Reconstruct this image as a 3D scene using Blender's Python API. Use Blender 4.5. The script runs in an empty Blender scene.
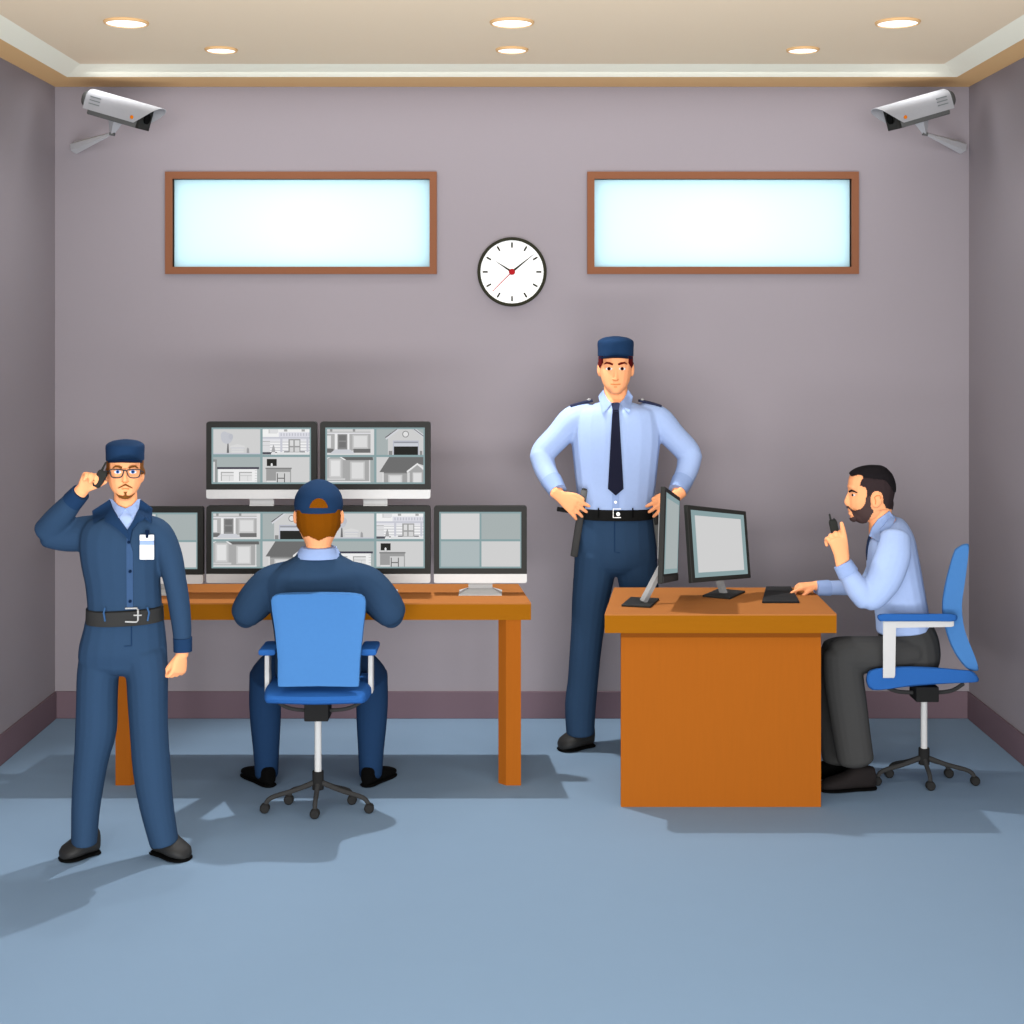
import bpy, bmesh, math, random
from mathutils import Vector, Matrix
from mathutils.bvhtree import BVHTree
random.seed(3)
sc = bpy.context.scene
col = sc.collection
PI = math.pi
# ------------------------------------------------------------ camera
F, CX, CY, H = 1500.0, 512.0, 332.0, 2.0          # focal length and horizon in pixels of a 1024 frame, eye height
cam_d = bpy.data.cameras.new('camera'); cam = bpy.data.objects.new('camera', cam_d); col.objects.link(cam)
cam.location = (0, 0, H); cam.rotation_euler = (PI/2, 0, 0)
cam_d.sensor_width = 36; cam_d.lens = F/1024*36; cam_d.shift_y = -(512-CY)/1024
cam_d.clip_end = 100
sc.camera = cam
# ------------------------------------------------------------ world, exposure
sc.view_settings.view_transform = 'Standard'; sc.view_settings.look = 'None'
sc.view_settings.exposure = 0; sc.view_settings.gamma = 1; sc.view_settings.use_curve_mapping = False
w = bpy.data.worlds.new('world'); sc.world = w; w.use_nodes = True
bgn = w.node_tree.nodes['Background']; bgn.inputs[0].default_value = (0.93, 0.98, 1.0, 1); bgn.inputs[1].default_value = 1.1
# ------------------------------------------------------------ lamps
def area(name, loc, target, sx, sy, power, color=(1, 1, 1), spread=PI):
    d = bpy.data.lights.new(name, 'AREA'); d.shape = 'RECTANGLE'; d.size = sx; d.size_y = sy; d.energy = power; d.color = color
    d.spread = spread
    o = bpy.data.objects.new(name, d); col.objects.link(o); o.location = loc
    o.rotation_euler = (Vector(target)-Vector(loc)).to_track_quat('-Z', 'Y').to_euler(); return o
def spot(name, loc, target, deg, power, blend=0.3, size=0.03, color=(1, 1, 1)):
    d = bpy.data.lights.new(name, 'SPOT'); d.spot_size = math.radians(deg); d.spot_blend = blend; d.energy = power
    d.shadow_soft_size = size; d.color = color
    o = bpy.data.objects.new(name, d); col.objects.link(o); o.location = loc
    o.rotation_euler = (Vector(target)-Vector(loc)).to_track_quat('-Z', 'Y').to_euler(); return o
area('front_fill', (0, -8.5, 2.4), (0, 6.5, 1.4), 9.0, 5.0, 1320, (1, 0.99, 0.98))  # added fill lamp behind the camera, not a source in the room
area('ceiling_fill', (0, 2.6, 0.15), (0, 6.2, 3.3), 4.4, 0.8, 225, (1, 0.98, 0.95))  # unseen lamp added near the floor to brighten the ceiling
spot('shadow_key_spot', (-0.40, 7.15, 3.24), (-0.15, 5.85, 0), 84, 280, 0.45, 0.025)  # added key spot throwing the floor shadows forward; no ceiling fixture here
spot('guard_shadow_spot', (-1.35, 6.3, 3.25), (-1.65, 5.35, 0), 40, 40, 0.6)  # extra spot added beside the left fixture for the standing guard's shadow
for _x, _y, _p in ((-1.62, 6.3, 16), (0, 6.3, 4), (1.62, 6.3, 12), (-1.34, 6.91, 9), (0, 6.91, 2), (1.34, 6.91, 9), (-1.8, 4.7, 34), (0, 4.7, 14), (1.8, 4.7, 30)):
    spot('downlight_and_fill', (_x, _y, 3.26), (_x, _y, 0), 150, _p, 0.5, 0.07)  # row nearest the camera is added unseen fill without fixtures; others sit at downlights
area('wall_fill', (0, 7.35, 3.27), (0, 7.77, 1.6), 4.2, 0.10, 12)  # unseen strip lamp added to brighten the back wall towards its top
for _x in (-1.09, 1.09):
    area('window_sky', (_x, 8.8, 2.565), (_x, 7.7, 2.565), 2.4, 1.4, 11)
    area('window_sun_glow', (_x, 8.2, 2.565), (_x, 7.7, 2.565), 0.3, 0.12, 0.3)

# ------------------------------------------------------------ helpers
def P(x, y, Y):
    return Vector(((x-CX)*Y/F, Y, H-(y-CY)*Y/F))
def lin(c):
    c /= 255.0
    return c/12.92 if c <= 0.04045 else ((c+0.055)/1.055)**2.4
_m = {}
def M(name, rgb, k=0.60, rough=0.9, spec=0.06, noise=0.03, scale=60, metal=0, grain=None):
    if name in _m: return _m[name]
    m = bpy.data.materials.new(name); m.use_nodes = True; nt = m.node_tree; b = nt.nodes['Principled BSDF']
    c = [min(1, lin(v)*k) for v in rgb]
    tc = nt.nodes.new('ShaderNodeTexCoord'); no = nt.nodes.new('ShaderNodeTexNoise')
    no.inputs['Scale'].default_value = scale
    if grain:
        mp = nt.nodes.new('ShaderNodeMapping'); mp.inputs['Scale'].default_value = grain
        nt.links.new(tc.outputs['Object'], mp.inputs[0]); nt.links.new(mp.outputs[0], no.inputs['Vector'])
    else:
        nt.links.new(tc.outputs['Object'], no.inputs['Vector'])
    mx = nt.nodes.new('ShaderNodeMix'); mx.data_type = 'RGBA'
    mx.inputs[6].default_value = (*[v*(1-noise) for v in c], 1); mx.inputs[7].default_value = (*[min(1, v*(1+noise)) for v in c], 1)
    nt.links.new(no.outputs[0], mx.inputs[0]); nt.links.new(mx.outputs[2], b.inputs['Base Color'])
    b.inputs['Roughness'].default_value = rough; b.inputs['Specular IOR Level'].default_value = spec
    b.inputs['Metallic'].default_value = metal
    m.diffuse_color = (*c, 1); _m[name] = m; return m
def ME(name, rgb, s=1.0):
    m = bpy.data.materials.new(name); m.use_nodes = True; nt = m.node_tree; nt.nodes.clear()
    e = nt.nodes.new('ShaderNodeEmission'); e.inputs[0].default_value = (*[lin(v) for v in rgb], 1); e.inputs[1].default_value = s
    o = nt.nodes.new('ShaderNodeOutputMaterial'); nt.links.new(e.outputs[0], o.inputs[0]); return m
def Mscreen():
    m = bpy.data.materials.new('lit_screen'); m.use_nodes = True; nt = m.node_tree; nt.nodes.clear()
    a = nt.nodes.new('ShaderNodeAttribute'); a.attribute_name = 'Col'
    e = nt.nodes.new('ShaderNodeEmission'); nt.links.new(a.outputs['Color'], e.inputs[0]); e.inputs[1].default_value = 0.97
    o = nt.nodes.new('ShaderNodeOutputMaterial'); nt.links.new(e.outputs[0], o.inputs[0]); return m

ORG = {}
def tag(o, label=None, cat=None, group=None, kind=None):
    if label: o['label'] = label
    if cat: o['category'] = cat
    if group: o['group'] = group
    if kind: o['kind'] = kind
    return o
def empty(name, loc, label, cat, group=None):
    o = bpy.data.objects.new(name, None); col.objects.link(o); o.location = loc; o.empty_display_size = 0.1
    ORG[o] = Vector(loc); return tag(o, label, cat, group)

def catmull(vals, sub):
    out = []; n = len(vals)
    for i in range(n-1):
        p0 = vals[max(i-1, 0)]; p1 = vals[i]; p2 = vals[i+1]; p3 = vals[min(i+2, n-1)]
        for s in range(sub):
            t = s/sub
            out.append([0.5*(2*b+(c-a)*t+(2*a-5*b+4*c-d)*t*t+(3*b-a-3*c+d)*t**3) for a, b, c, d in zip(p0, p1, p2, p3)])
    out.append(list(vals[-1])); return out

HINT = [(0, 1, 0)]
class MB:
    def __init__(s): s.v = []; s.f = []; s.mi = []; s.c = []
    def add(s, vs, fs, mi=0, c=None):
        b = len(s.v); s.v += [Vector(p) for p in vs]
        for f in fs: s.f.append([i+b for i in f]); s.mi.append(mi); s.c.append(c)
        return s
    def box(s, x0, x1, y0, y1, z0, z1, mi=0):
        vs = [(x, y, z) for x in (x0, x1) for y in (y0, y1) for z in (z0, z1)]
        return s.add(vs, [(0,1,3,2),(4,6,7,5),(0,4,5,1),(2,3,7,6),(0,2,6,4),(1,5,7,3)], mi)
    def hexa(s, q, d, mi=0):
        """quad of 4 points extruded by vector (or per point list) d"""
        q = [Vector(p) for p in q]; r = [p+Vector(d) for p in q]; n = len(q)
        return s.add(q+r, [list(range(n))[::-1], list(range(n, 2*n))]+[[i, (i+1) % n, n+(i+1) % n, n+i] for i in range(n)], mi)
    def flat(s, q, c=None, mi=0): return s.add(q, [list(range(len(q)))], mi, c)
    def rings(s, rings, mi=0, cap=True):
        n = len(rings[0]); vs = [p for r in rings for p in r]; fs = []
        for k in range(len(rings)-1):
            for i in range(n):
                a = k*n+i; b = k*n+(i+1) % n; fs.append([a, b, b+n, a+n])
        if cap: fs.append(list(range(n))[::-1]); fs.append([(len(rings)-1)*n+i for i in range(n)])
        return s.add(vs, fs, mi)
    def tube(s, st, hint=None, n=18, e=2.0, sub=4, capk=0.6, capa=True, capb=True, mi=0, fix=None):
        """st: list of (Vector, ra, rb): ra across the path (perpendicular to hint), rb along hint"""
        if hint is None: hint = HINT[0]
        vals = [[*p, a, b] for p, a, b in st]
        vals = catmull(vals, sub) if len(vals) > 2 and sub > 1 else vals
        pts = [Vector(v[:3]) for v in vals]; ra = [max(v[3], 1e-4) for v in vals]; rb = [max(v[4], 1e-4) for v in vals]
        T = [(pts[min(i+1, len(pts)-1)]-pts[max(i-1, 0)]).normalized() for i in range(len(pts))]
        if fix: T = [Vector(fix) for _ in T]
        if capa:
            ks = [(0.30, 0.95), (0.62, 0.78), (0.88, 0.47), (0.98, 0.2)]
            L = min(ra[0], rb[0])*capk; p, t, a, b = pts[0], T[0], ra[0], rb[0]
            for d, r in ks: pts.insert(0, p-t*L*d); T.insert(0, t); ra.insert(0, a*r); rb.insert(0, b*r)
        if capb:
            ks = [(0.30, 0.95), (0.62, 0.78), (0.88, 0.47), (0.98, 0.2)]
            L = min(ra[-1], rb[-1])*capk; p, t, a, b = pts[-1], T[-1], ra[-1], rb[-1]
            for d, r in ks: pts.append(p+t*L*d); T.append(t); ra.append(a*r); rb.append(b*r)
        R = []; hv = Vector(hint); prevA = None
        for p, t, a, b in zip(pts, T, ra, rb):
            A = t.cross(hv)
            if A.length < 0.15: A = prevA if prevA is not None else t.orthogonal()
            A = (A-t*A.dot(t)).normalized()
            if prevA is not None and A.dot(prevA) < 0: A = -A
            prevA = A; B = A.cross(t).normalized(); ring = []
            for i in range(n):
                th = 2*PI*i/n; c, q = math.cos(th), math.sin(th)
                ring.append(p + A*(a*math.copysign(abs(c)**(2/e), c)) + B*(b*math.copysign(abs(q)**(2/e), q)))
            R.append(ring)
        return s.rings(R, mi)
    def cyl(s, p0, p1, r0, r1=None, n=20, mi=0):
        r1 = r0 if r1 is None else r1
        return s.tube([(Vector(p0), r0, r0), (Vector(p1), r1, r1)], n=n, sub=1, capa=False, capb=False, mi=mi, hint=(0, 1, 0) if abs((Vector(p1)-Vector(p0)).normalized().y) < 0.9 else (1, 0, 0))
    def ell(s, c, r, rot=None, n=16, m=10, mi=0):
        c = Vector(c); R = []
        rot = rot or Matrix.Identity(3)
        for k in range(m+1):
            ph = -PI/2+PI*k/m; cr = max(math.cos(ph), 0.02)
            R.append([c+rot@Vector((r[0]*cr*math.cos(2*PI*i/n), r[1]*cr*math.sin(2*PI*i/n), r[2]*math.sin(ph))) for i in range(n)])
        return s.rings(R, mi)
    def lathe(s, c, axis, prof, n=40, mi=0, cap=False):
        c = Vector(c); ax = Vector(axis).normalized(); u = ax.orthogonal().normalized(); v = ax.cross(u)
        R = [[c+ax*h+(u*math.cos(2*PI*i/n)+v*math.sin(2*PI*i/n))*r for i in range(n)] for r, h in prof]
        return s.rings(R, mi, cap)
    def prism(s, poly, d, mi=0):
        return s.hexa(poly, d, mi)
    def mesh(s, name, org=Vector((0, 0, 0))):
        me = bpy.data.meshes.new(name); me.from_pydata([tuple(p-org) for p in s.v], [], s.f)
        for p, i in zip(me.polygons, s.mi): p.material_index = i
        if any(c is not None for c in s.c):
            at = me.color_attributes.new('Col', 'FLOAT_COLOR', 'CORNER')
            for p, c in zip(me.polygons, s.c):
                cc = c if c is not None else 200
                cc = (cc, cc, cc) if isinstance(cc, (int, float)) else cc
                l = [lin(x) for x in cc]
                for li in p.loop_indices: at.data[li].color = (*l, 1)
        else:
            bm = bmesh.new(); bm.from_mesh(me); bmesh.ops.recalc_face_normals(bm, faces=bm.faces); bm.to_mesh(me); bm.free()
        me.update(); return me
    def build(s, name, mats, parent=None, smooth=True, bevel=0, label=None, seg=2, origin=None):
        org = ORG.get(parent, Vector((0, 0, 0))) if parent else Vector((0, 0, 0))
        if origin is not None: org = Vector(origin)
        me = s.mesh(name, org); o = bpy.data.objects.new(name, me); col.objects.link(o)
        if origin is not None and not parent: o.location = org
        for m in (mats if isinstance(mats, (list, tuple)) else [mats]): me.materials.append(m)
        if parent: o.parent = parent
        ORG[o] = org
        if smooth:
            for p in me.polygons: p.use_smooth = True
            try: me.set_sharp_from_angle(angle=math.radians(38))
            except Exception: pass
        if bevel:
            b = o.modifiers.new('bevel', 'BEVEL'); b.width = bevel; b.segments = seg; b.limit_method = 'ANGLE'
        if label: o['label'] = label
        return o
    def fuse(s, name, mat, parent, voxel=0.006, it=4, label=None):
        o = s.build('tmp', mat, parent, smooth=False)
        r = o.modifiers.new('r', 'REMESH'); r.mode = 'VOXEL'; r.voxel_size = voxel
        if it: sm = o.modifiers.new('s', 'SMOOTH'); sm.iterations = it; sm.factor = 0.5
        dg = bpy.context.evaluated_depsgraph_get(); me = bpy.data.meshes.new_from_object(o.evaluated_get(dg))
        o.modifiers.clear(); old = o.data; o.data = me; bpy.data.meshes.remove(old)
        me.name = name; o.name = name
        for p in me.polygons: p.use_smooth = True
        if not me.materials: me.materials.append(mat)
        if label: o['label'] = label
        return o

def bvh(*objs):
    vs = []; fs = []
    for o in objs:
        org = ORG[o]; b = len(vs)
        vs += [v.co+org for v in o.data.vertices]; fs += [[i+b for i in p.vertices] for p in o.data.polygons]
    return BVHTree.FromPolygons(vs, fs)
def hit(tree, x, y):
    d = P(x, y, 1)-Vector((0, 0, H)); h = tree.ray_cast(Vector((0, 0, H)), d.normalized())
    return h[0].y if h[0] is not None else None
def patch(mb, poly, tree, off=0.004, thick=0.004, L=3.0, Y=None, mi=0, dome=0):
    """a thin solid piece of given outline that lies on the surface of `tree`"""
    bm = bmesh.new(); vs = [bm.verts.new((x, y, 0)) for x, y in poly]
    bm.faces.new(vs); bmesh.ops.triangulate(bm, faces=bm.faces)
    for _ in range(7):
        es = [e for e in bm.edges if e.calc_length() > L]
        if not es: break
        bmesh.ops.subdivide_edges(bm, edges=es, cuts=1); bmesh.ops.triangulate(bm, faces=bm.faces)
    bm.verts.ensure_lookup_table(); bm.verts.index_update()
    ys = [hit(tree, v.co.x, v.co.y) if tree else Y for v in bm.verts]
    good = [y for y in ys if y is not None]
    if not good: good = [Y or 6.0]; 
    # misses take the depth of the nearest vertex that did hit; then small steps are evened out without sinking in
    hits = [(v.co.x, v.co.y, y) for v, y in zip(bm.verts, ys) if y is not None]
    if tree and hits:
        base = [9e9 if y is None else y for y in ys]
        ys = [y if y is not None else min(hits, key=lambda h: (h[0]-v.co.x)**2+(h[1]-v.co.y)**2)[2] for v, y in zip(bm.verts, ys)]
        nb = [[e.other_vert(v).index for e in v.link_edges] for v in bm.verts]
        for _ in range(14): ys = [min(base[i], (ys[i]+sum(ys[j] for j in nb[i])/len(nb[i]))/2) for i in range(len(ys))]
    out = []
    for v, y in zip(bm.verts, ys):
        if y is None:
            y = min(hits, key=lambda h: (h[0]-v.co.x)**2+(h[1]-v.co.y)**2)[2] if hits else good[0]
        out.append(P(v.co.x, v.co.y, y-off))
    n = len(out); back = [p+Vector((0, thick, 0)) for p in out]
    fs = [[v.index for v in f.verts] for f in bm.faces]
    bd = [(e.verts[0].index, e.verts[1].index) for e in bm.edges if len(e.link_faces) == 1]
    mb.add(out+back, fs+[[i+n for i in f][::-1] for f in fs]+[[a, b, b+n, a+n] for a, b in bd], mi); bm.free()
    return mb
def ellp(cx, cy, a, b, n=16, rot=0):
    return [(cx+a*math.cos(t)*math.cos(rot)-b*math.sin(t)*math.sin(rot), cy+a*math.cos(t)*math.sin(rot)+b*math.sin(t)*math.cos(rot)) for t in [2*PI*i/n for i in range(n)]]
def stroke(pts, w):
    """polygon around a polyline, w = widths"""
    w = w if isinstance(w, (list, tuple)) else [w]*len(pts); l = []; r = []
    for i, (x, y) in enumerate(pts):
        a = pts[max(i-1, 0)]; b = pts[min(i+1, len(pts)-1)]; dx, dy = b[0]-a[0], b[1]-a[1]; d = math.hypot(dx, dy) or 1
        l.append((x-dy/d*w[i]/2, y+dx/d*w[i]/2)); r.append((x+dy/d*w[i]/2, y-dx/d*w[i]/2))
    return l+r[::-1]
def inpoly(x, y, poly):
    c = False; j = len(poly)-1
    for i in range(len(poly)):
        xi, yi = poly[i]; xj, yj = poly[j]
        if (yi > y) != (yj > y) and x < (xj-xi)*(y-yi)/(yj-yi)+xi: c = not c
        j = i
    return c
def shell(src, name, mat, parent, pred, off=0.006, thick=0.006, label=None):
    """hair and the like: the part of a surface where pred(world point) holds, lifted off along its normals"""
    org = ORG[src]; me = src.data; keep = [p for p in me.polygons if pred(p.center+org)]
    ids = {}; vs = []; fs = []
    for p in keep:
        f = []
        for i in p.vertices:
            if i not in ids: ids[i] = len(vs); vs.append(me.vertices[i].co+org+me.vertices[i].normal*off)
            f.append(ids[i])
        fs.append(f)
    inner = [None]*len(vs)
    for i, k in ids.items(): inner[k] = me.vertices[i].co+org-me.vertices[i].normal*(thick-off)
    n = len(vs); cnt = {}
    for f in fs:
        for a, b in zip(f, f[1:]+f[:1]): cnt[(a, b)] = 1
    bd = [(a, b) for a, b in cnt if (b, a) not in cnt]
    mb = MB(); mb.add(vs+inner, fs+[[i+n for i in f][::-1] for f in fs]+[[a, a+n, b+n, b] for a, b in bd])
    return mb.build(name, mat, parent, label=label)
def proj(p):
    return CX+F*p.x/p.y, CY+F*(H-p.z)/p.y

# ------------------------------------------------------------ materials
wallm = M('grey_mauve_wall_paint', (146, 139, 145), k=0.87, noise=0.01)
sidem = M('grey_side_wall_paint', (146, 139, 145), k=0.88, noise=0.01)
floorm = M('blue_grey_floor', (132, 157, 182), k=0.78, noise=0.012, scale=8)
ceilm = M('beige_ceiling', (207, 190, 165), k=1.3, noise=0.01)
cream = M('cream_cove', (243, 241, 223), k=0.98, noise=0.01)
tanm = M('tan_soffit', (186, 152, 109), k=1.5, noise=0.01)
basem = M('plum_baseboard', (98, 82, 90), k=1.15, noise=0.02)
frame_m = M('brown_window_frame', (153, 101, 74), noise=0.05, grain=(2, 30, 30))
topm = M('orange_brown_wood_top', (190, 121, 64), noise=0.04, scale=6, grain=(1, 14, 14))
edgem = M('ochre_wood_edge', (165, 102, 15), noise=0.04, scale=6, grain=(1, 14, 14))
bodym = M('rust_wood_panel', (176, 98, 27), noise=0.04, scale=6, grain=(14, 14, 1))
shadem = M('under_top_shade_brown', (142, 78, 22), noise=0.04)  # shade below the short desk's top, put into a darker brown
navy = M('navy_uniform_cloth', (53, 80, 112), k=.53); dnavy = M('dark_navy_cloth', (32, 60, 96)); bnavy = M('black_navy_cloth', (12, 32, 62))
placket = M('mid_navy_cloth', (63, 91, 130))
sky = M('light_blue_shirt_cloth', (184, 208, 255)); sky2 = M('blue_collar_cloth', (164, 189, 238))
skin = M('skin', (255, 175, 124), k=0.80, noise=0.01); skind = M('skin_crease', (240, 150, 90), noise=0.01)
blk = M('black_leather', (44, 44, 44), spec=0.2, rough=0.6); blk2 = M('black_rubber', (8, 8, 8)); dark = M('dark_plastic', (46, 46, 44), spec=0.15, rough=0.6)
beltm = M('charcoal_belt', (58, 58, 58)); beltk = M('black_belt', (28, 28, 28))
silver = M('silver_metal', (190, 190, 190)); white = M('white_plastic', (236, 236, 236)); lgrey = M('light_grey_plastic', (221, 221, 221))
mgrey = M('mid_grey_plastic', (168, 168, 168)); dgrey = M('dark_grey_plastic', (70, 70, 70))
chairb = M('blue_chair_fabric', (80, 137, 202)); chairs = M('deep_blue_chair_fabric', (49, 106, 182))
brownh = M('brown_hair', (135, 75, 2)); lbrown = M('light_brown_hair', (133, 82, 36)); redh = M('auburn_hair', (104, 20, 18))
blackh = M('black_hair', (32, 29, 32)); fadeh = M('faded_dark_hair', (58, 47, 49)); beardm = M('brown_beard', (86, 68, 66))
greyt = M('grey_trouser_cloth', (72, 72, 72)); tiem = M('midnight_tie', (33, 35, 54)); tiek = M('slate_tie_knot', (47, 53, 80))
eyew = M('eye_white', (250, 250, 250)); irisb = M('blue_iris', (60, 120, 200)); irisk = M('dark_iris', (60, 12, 20)); pupil = M('pupil', (10, 8, 8))
camlight = M('pale_grey_housing', (205, 206, 212), k=0.52); camlite2 = M('white_grey_housing', (217, 218, 222), k=0.7); camdark = M('grey_housing', (112, 113, 113))
orange = M('orange_lens', (250, 135, 20)); red = M('red_metal', (193, 39, 45)); wht = M('white_card', (255, 255, 255), k=0.95)
clockr = M('dark_clock_rim', (58, 58, 46)); tickm = M('dark_clock_marks', (60, 60, 48))
lampm = ME('lamp_glow', (255, 255, 255), 1.6); screenm = Mscreen()

# ------------------------------------------------------------ the room
D = 7.77; WX = 2.367; ZC = 3.27; Y0 = 3.4
S = lambda o: tag(o, kind='structure')
S(MB().box(-WX-0.1, WX+0.1, -3, D+0.1, -0.1, 0).build('floor', floorm, smooth=False))
wx = [(-1.793+0.037, -0.389-0.037), (0.389+0.037, 1.793-0.037)]; wz = (2.30+0.037, 2.829-0.037)
b = MB(); xs = [-WX, wx[0][0], wx[0][1], wx[1][0], wx[1][1], WX]
for i in range(5):
    if i in (1, 3):
        b.box(xs[i], xs[i+1], D, D+0.1, 0, wz[0]); b.box(xs[i], xs[i+1], D, D+0.1, wz[1], ZC+0.1)
    else: b.box(xs[i], xs[i+1], D, D+0.1, 0, ZC+0.1)
S(b.build('wall_back', wallm, smooth=False))
S(MB().box(-WX-0.1, -WX, Y0, D+0.1, 0, ZC+0.1).build('wall_left', sidem, smooth=False))
S(MB().box(WX, WX+0.1, Y0, D+0.1, 0, ZC+0.1).build('wall_right', sidem, smooth=False))
S(MB().box(-2.1, 2.1, Y0, 7.29, 3.303, 3.37).build('ceiling', ceilm, smooth=False))
b = MB()                                                        # tan soffit against the walls
b.box(-WX, WX, 7.47, D, ZC, ZC+0.1); b.box(-WX, -2.216, Y0, 7.47, ZC, ZC+0.1); b.box(2.216, WX, Y0, 7.47, ZC, ZC+0.1)
S(b.build('trim_1', tanm, smooth=False))
b = MB()                                                        # cream cove sloping up to the ceiling
b.add([(-2.216, 7.47, ZC), (2.216, 7.47, ZC), (2.1, 7.29, 3.303), (-2.1, 7.29, 3.303), (-2.216, Y0, ZC), (-2.1, Y0, 3.303), (2.216, Y0, ZC), (2.1, Y0, 3.303)]
      + [(-2.216, 7.47, 3.37), (2.216, 7.47, 3.37), (2.1, 7.29, 3.37), (-2.1, 7.29, 3.37), (-2.216, Y0, 3.37), (-2.1, Y0, 3.37), (2.216, Y0, 3.37), (2.1, Y0, 3.37)],
      [(0, 1, 2, 3), (0, 3, 5, 4), (1, 6, 7, 2), (8, 9, 10, 11), (8, 11, 13, 12), (9, 14, 15, 10)])
S(b.build('trim_2', cream, smooth=False))
S(MB().box(-WX, WX, D-0.012, D, 0, 0.14).build('baseboard_back', basem, bevel=0.003))
S(MB().box(-WX, -WX+0.012, Y0, D-0.012, 0, 0.14).build('baseboard_left', basem, bevel=0.003))
S(MB().box(WX-0.012, WX, Y0, D-0.012, 0, 0.14).build('baseboard_right', basem, bevel=0.003))

pane = bpy.data.materials.new('frosted_pane'); pane.use_nodes = True; nt = pane.node_tree; nt.nodes.clear()
t1 = nt.nodes.new('ShaderNodeBsdfTranslucent'); t1.inputs[0].default_value = (lin(228), lin(246), lin(250), 1)
oo = nt.nodes.new('ShaderNodeOutputMaterial'); nt.links.new(t1.outputs[0], oo.inputs[0])
for k, (a, c) in enumerate(wx):
    o = S(MB().box(a, c, D+0.03, D+0.034, wz[0], wz[1]).build('window_%d' % (k+1), pane, smooth=False))
    b = MB(); fw = 0.037
    x0, x1, z0, z1 = a-fw, c+fw, wz[0]-fw, wz[1]+fw
    b.box(x0, x1, D-0.02, D+0.04, z1-fw, z1); b.box(x0, x1, D-0.02, D+0.04, z0, z0+fw)
    b.box(x0, x0+fw, D-0.02, D+0.04, z0+fw, z1-fw); b.box(x1-fw, x1, D-0.02, D+0.04, z0+fw, z1-fw)
    b.build('window_frame', frame_m, o, smooth=False)

# ceiling downlights
spots = [(-1.62, 6.30, 0.088, 'left of the front row'), (0, 6.30, 0.088, 'middle of the front row'), (1.62, 6.30, 0.088, 'right of the front row'),
         (-1.34, 6.91, 0.070, 'left of the row near the back wall'), (0, 6.91, 0.070, 'middle of the row near the back wall, above the clock'), (1.34, 6.91, 0.070, 'right of the row near the back wall')]
def build_downlight(r):
    root = empty('downlight', (0, 0, 0), 'x', 'ceiling light')
    MB().lathe((0, 0, 0), (0, 0, -1), [(r, -0.004), (r+0.006, 0.0), (r+0.004, 0.008), (r-0.004, 0.010), (r-0.006, 0.004), (r-0.008, -0.002)]).build('trim_ring', tanm, root)
    MB().lathe((0, 0, 0), (0, 0, -1), [(0.002, 0.007), (r-0.005, 0.006), (r-0.003, 0.0)], cap=True).build('diffuser', lampm, root)
    return root
for (x, y, r, where) in spots:
    o = build_downlight(r); o.location = (x, y, 3.302); o['label'] = 'round white recessed ceiling light, ' + where; o['group'] = 'recessed ceiling downlights'

# ------------------------------------------------------------ wall clock
zc = H+(CY-272)/193.05
ck = empty('wall_clock', (0, D, zc), 'round white wall clock with dark rim hanging between the two windows', 'clock')
MB().lathe((0, D, zc), (0, -1, 0), [(0.165, 0.0), (0.179, 0.0), (0.179, 0.022), (0.175, 0.028), (0.166, 0.028), (0.163, 0.022), (0.163, 0.016)], n=64).build('rim', clockr, ck)
MB().lathe((0, D, zc), (0, -1, 0), [(0.003, 0.014), (0.166, 0.014), (0.166, 0.0), (0.003, 0.0)], n=64, cap=True).build('dial', wht, ck)
def radial(mb, ang, r0, r1, w0, w1, h0, h1):
    u = Vector((math.sin(ang), 0, math.cos(ang))); v = Vector((math.cos(ang), 0, -math.sin(ang))); c = Vector((0, D-h0, zc))
    mb.hexa([c+u*r0+v*w0, c+u*r1+v*w1, c+u*r1-v*w1, c+u*r0-v*w0], (0, -(h1-h0), 0))
for k in range(12):
    b = MB(); radial(b, k*PI/6, 0.125, 0.152, 0.0045, 0.0045, 0.013, 0.016); b.build('hour_mark', tickm, ck, smooth=False)
b = MB(); radial(b, math.radians(-57), 0, 0.10, 0.006, 0.001, 0.017, 0.019); b.build('hour_hand', tickm, ck, smooth=False)
b = MB(); radial(b, math.radians(51), 0, 0.143, 0.006, 0.001, 0.0195, 0.0215); b.build('minute_hand', tickm, ck, smooth=False)
b = MB(); radial(b, math.radians(225), 0, 0.143, 0.0025, 0.0018, 0.022, 0.024); b.build('second_hand', red, ck, smooth=False)
MB().lathe((0, D, zc), (0, -1, 0), [(0.002, 0.027), (0.014, 0.027), (0.016, 0.024), (0.016, 0.016)], n=24, cap=True).build('centre_cap', red, ck)

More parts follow.
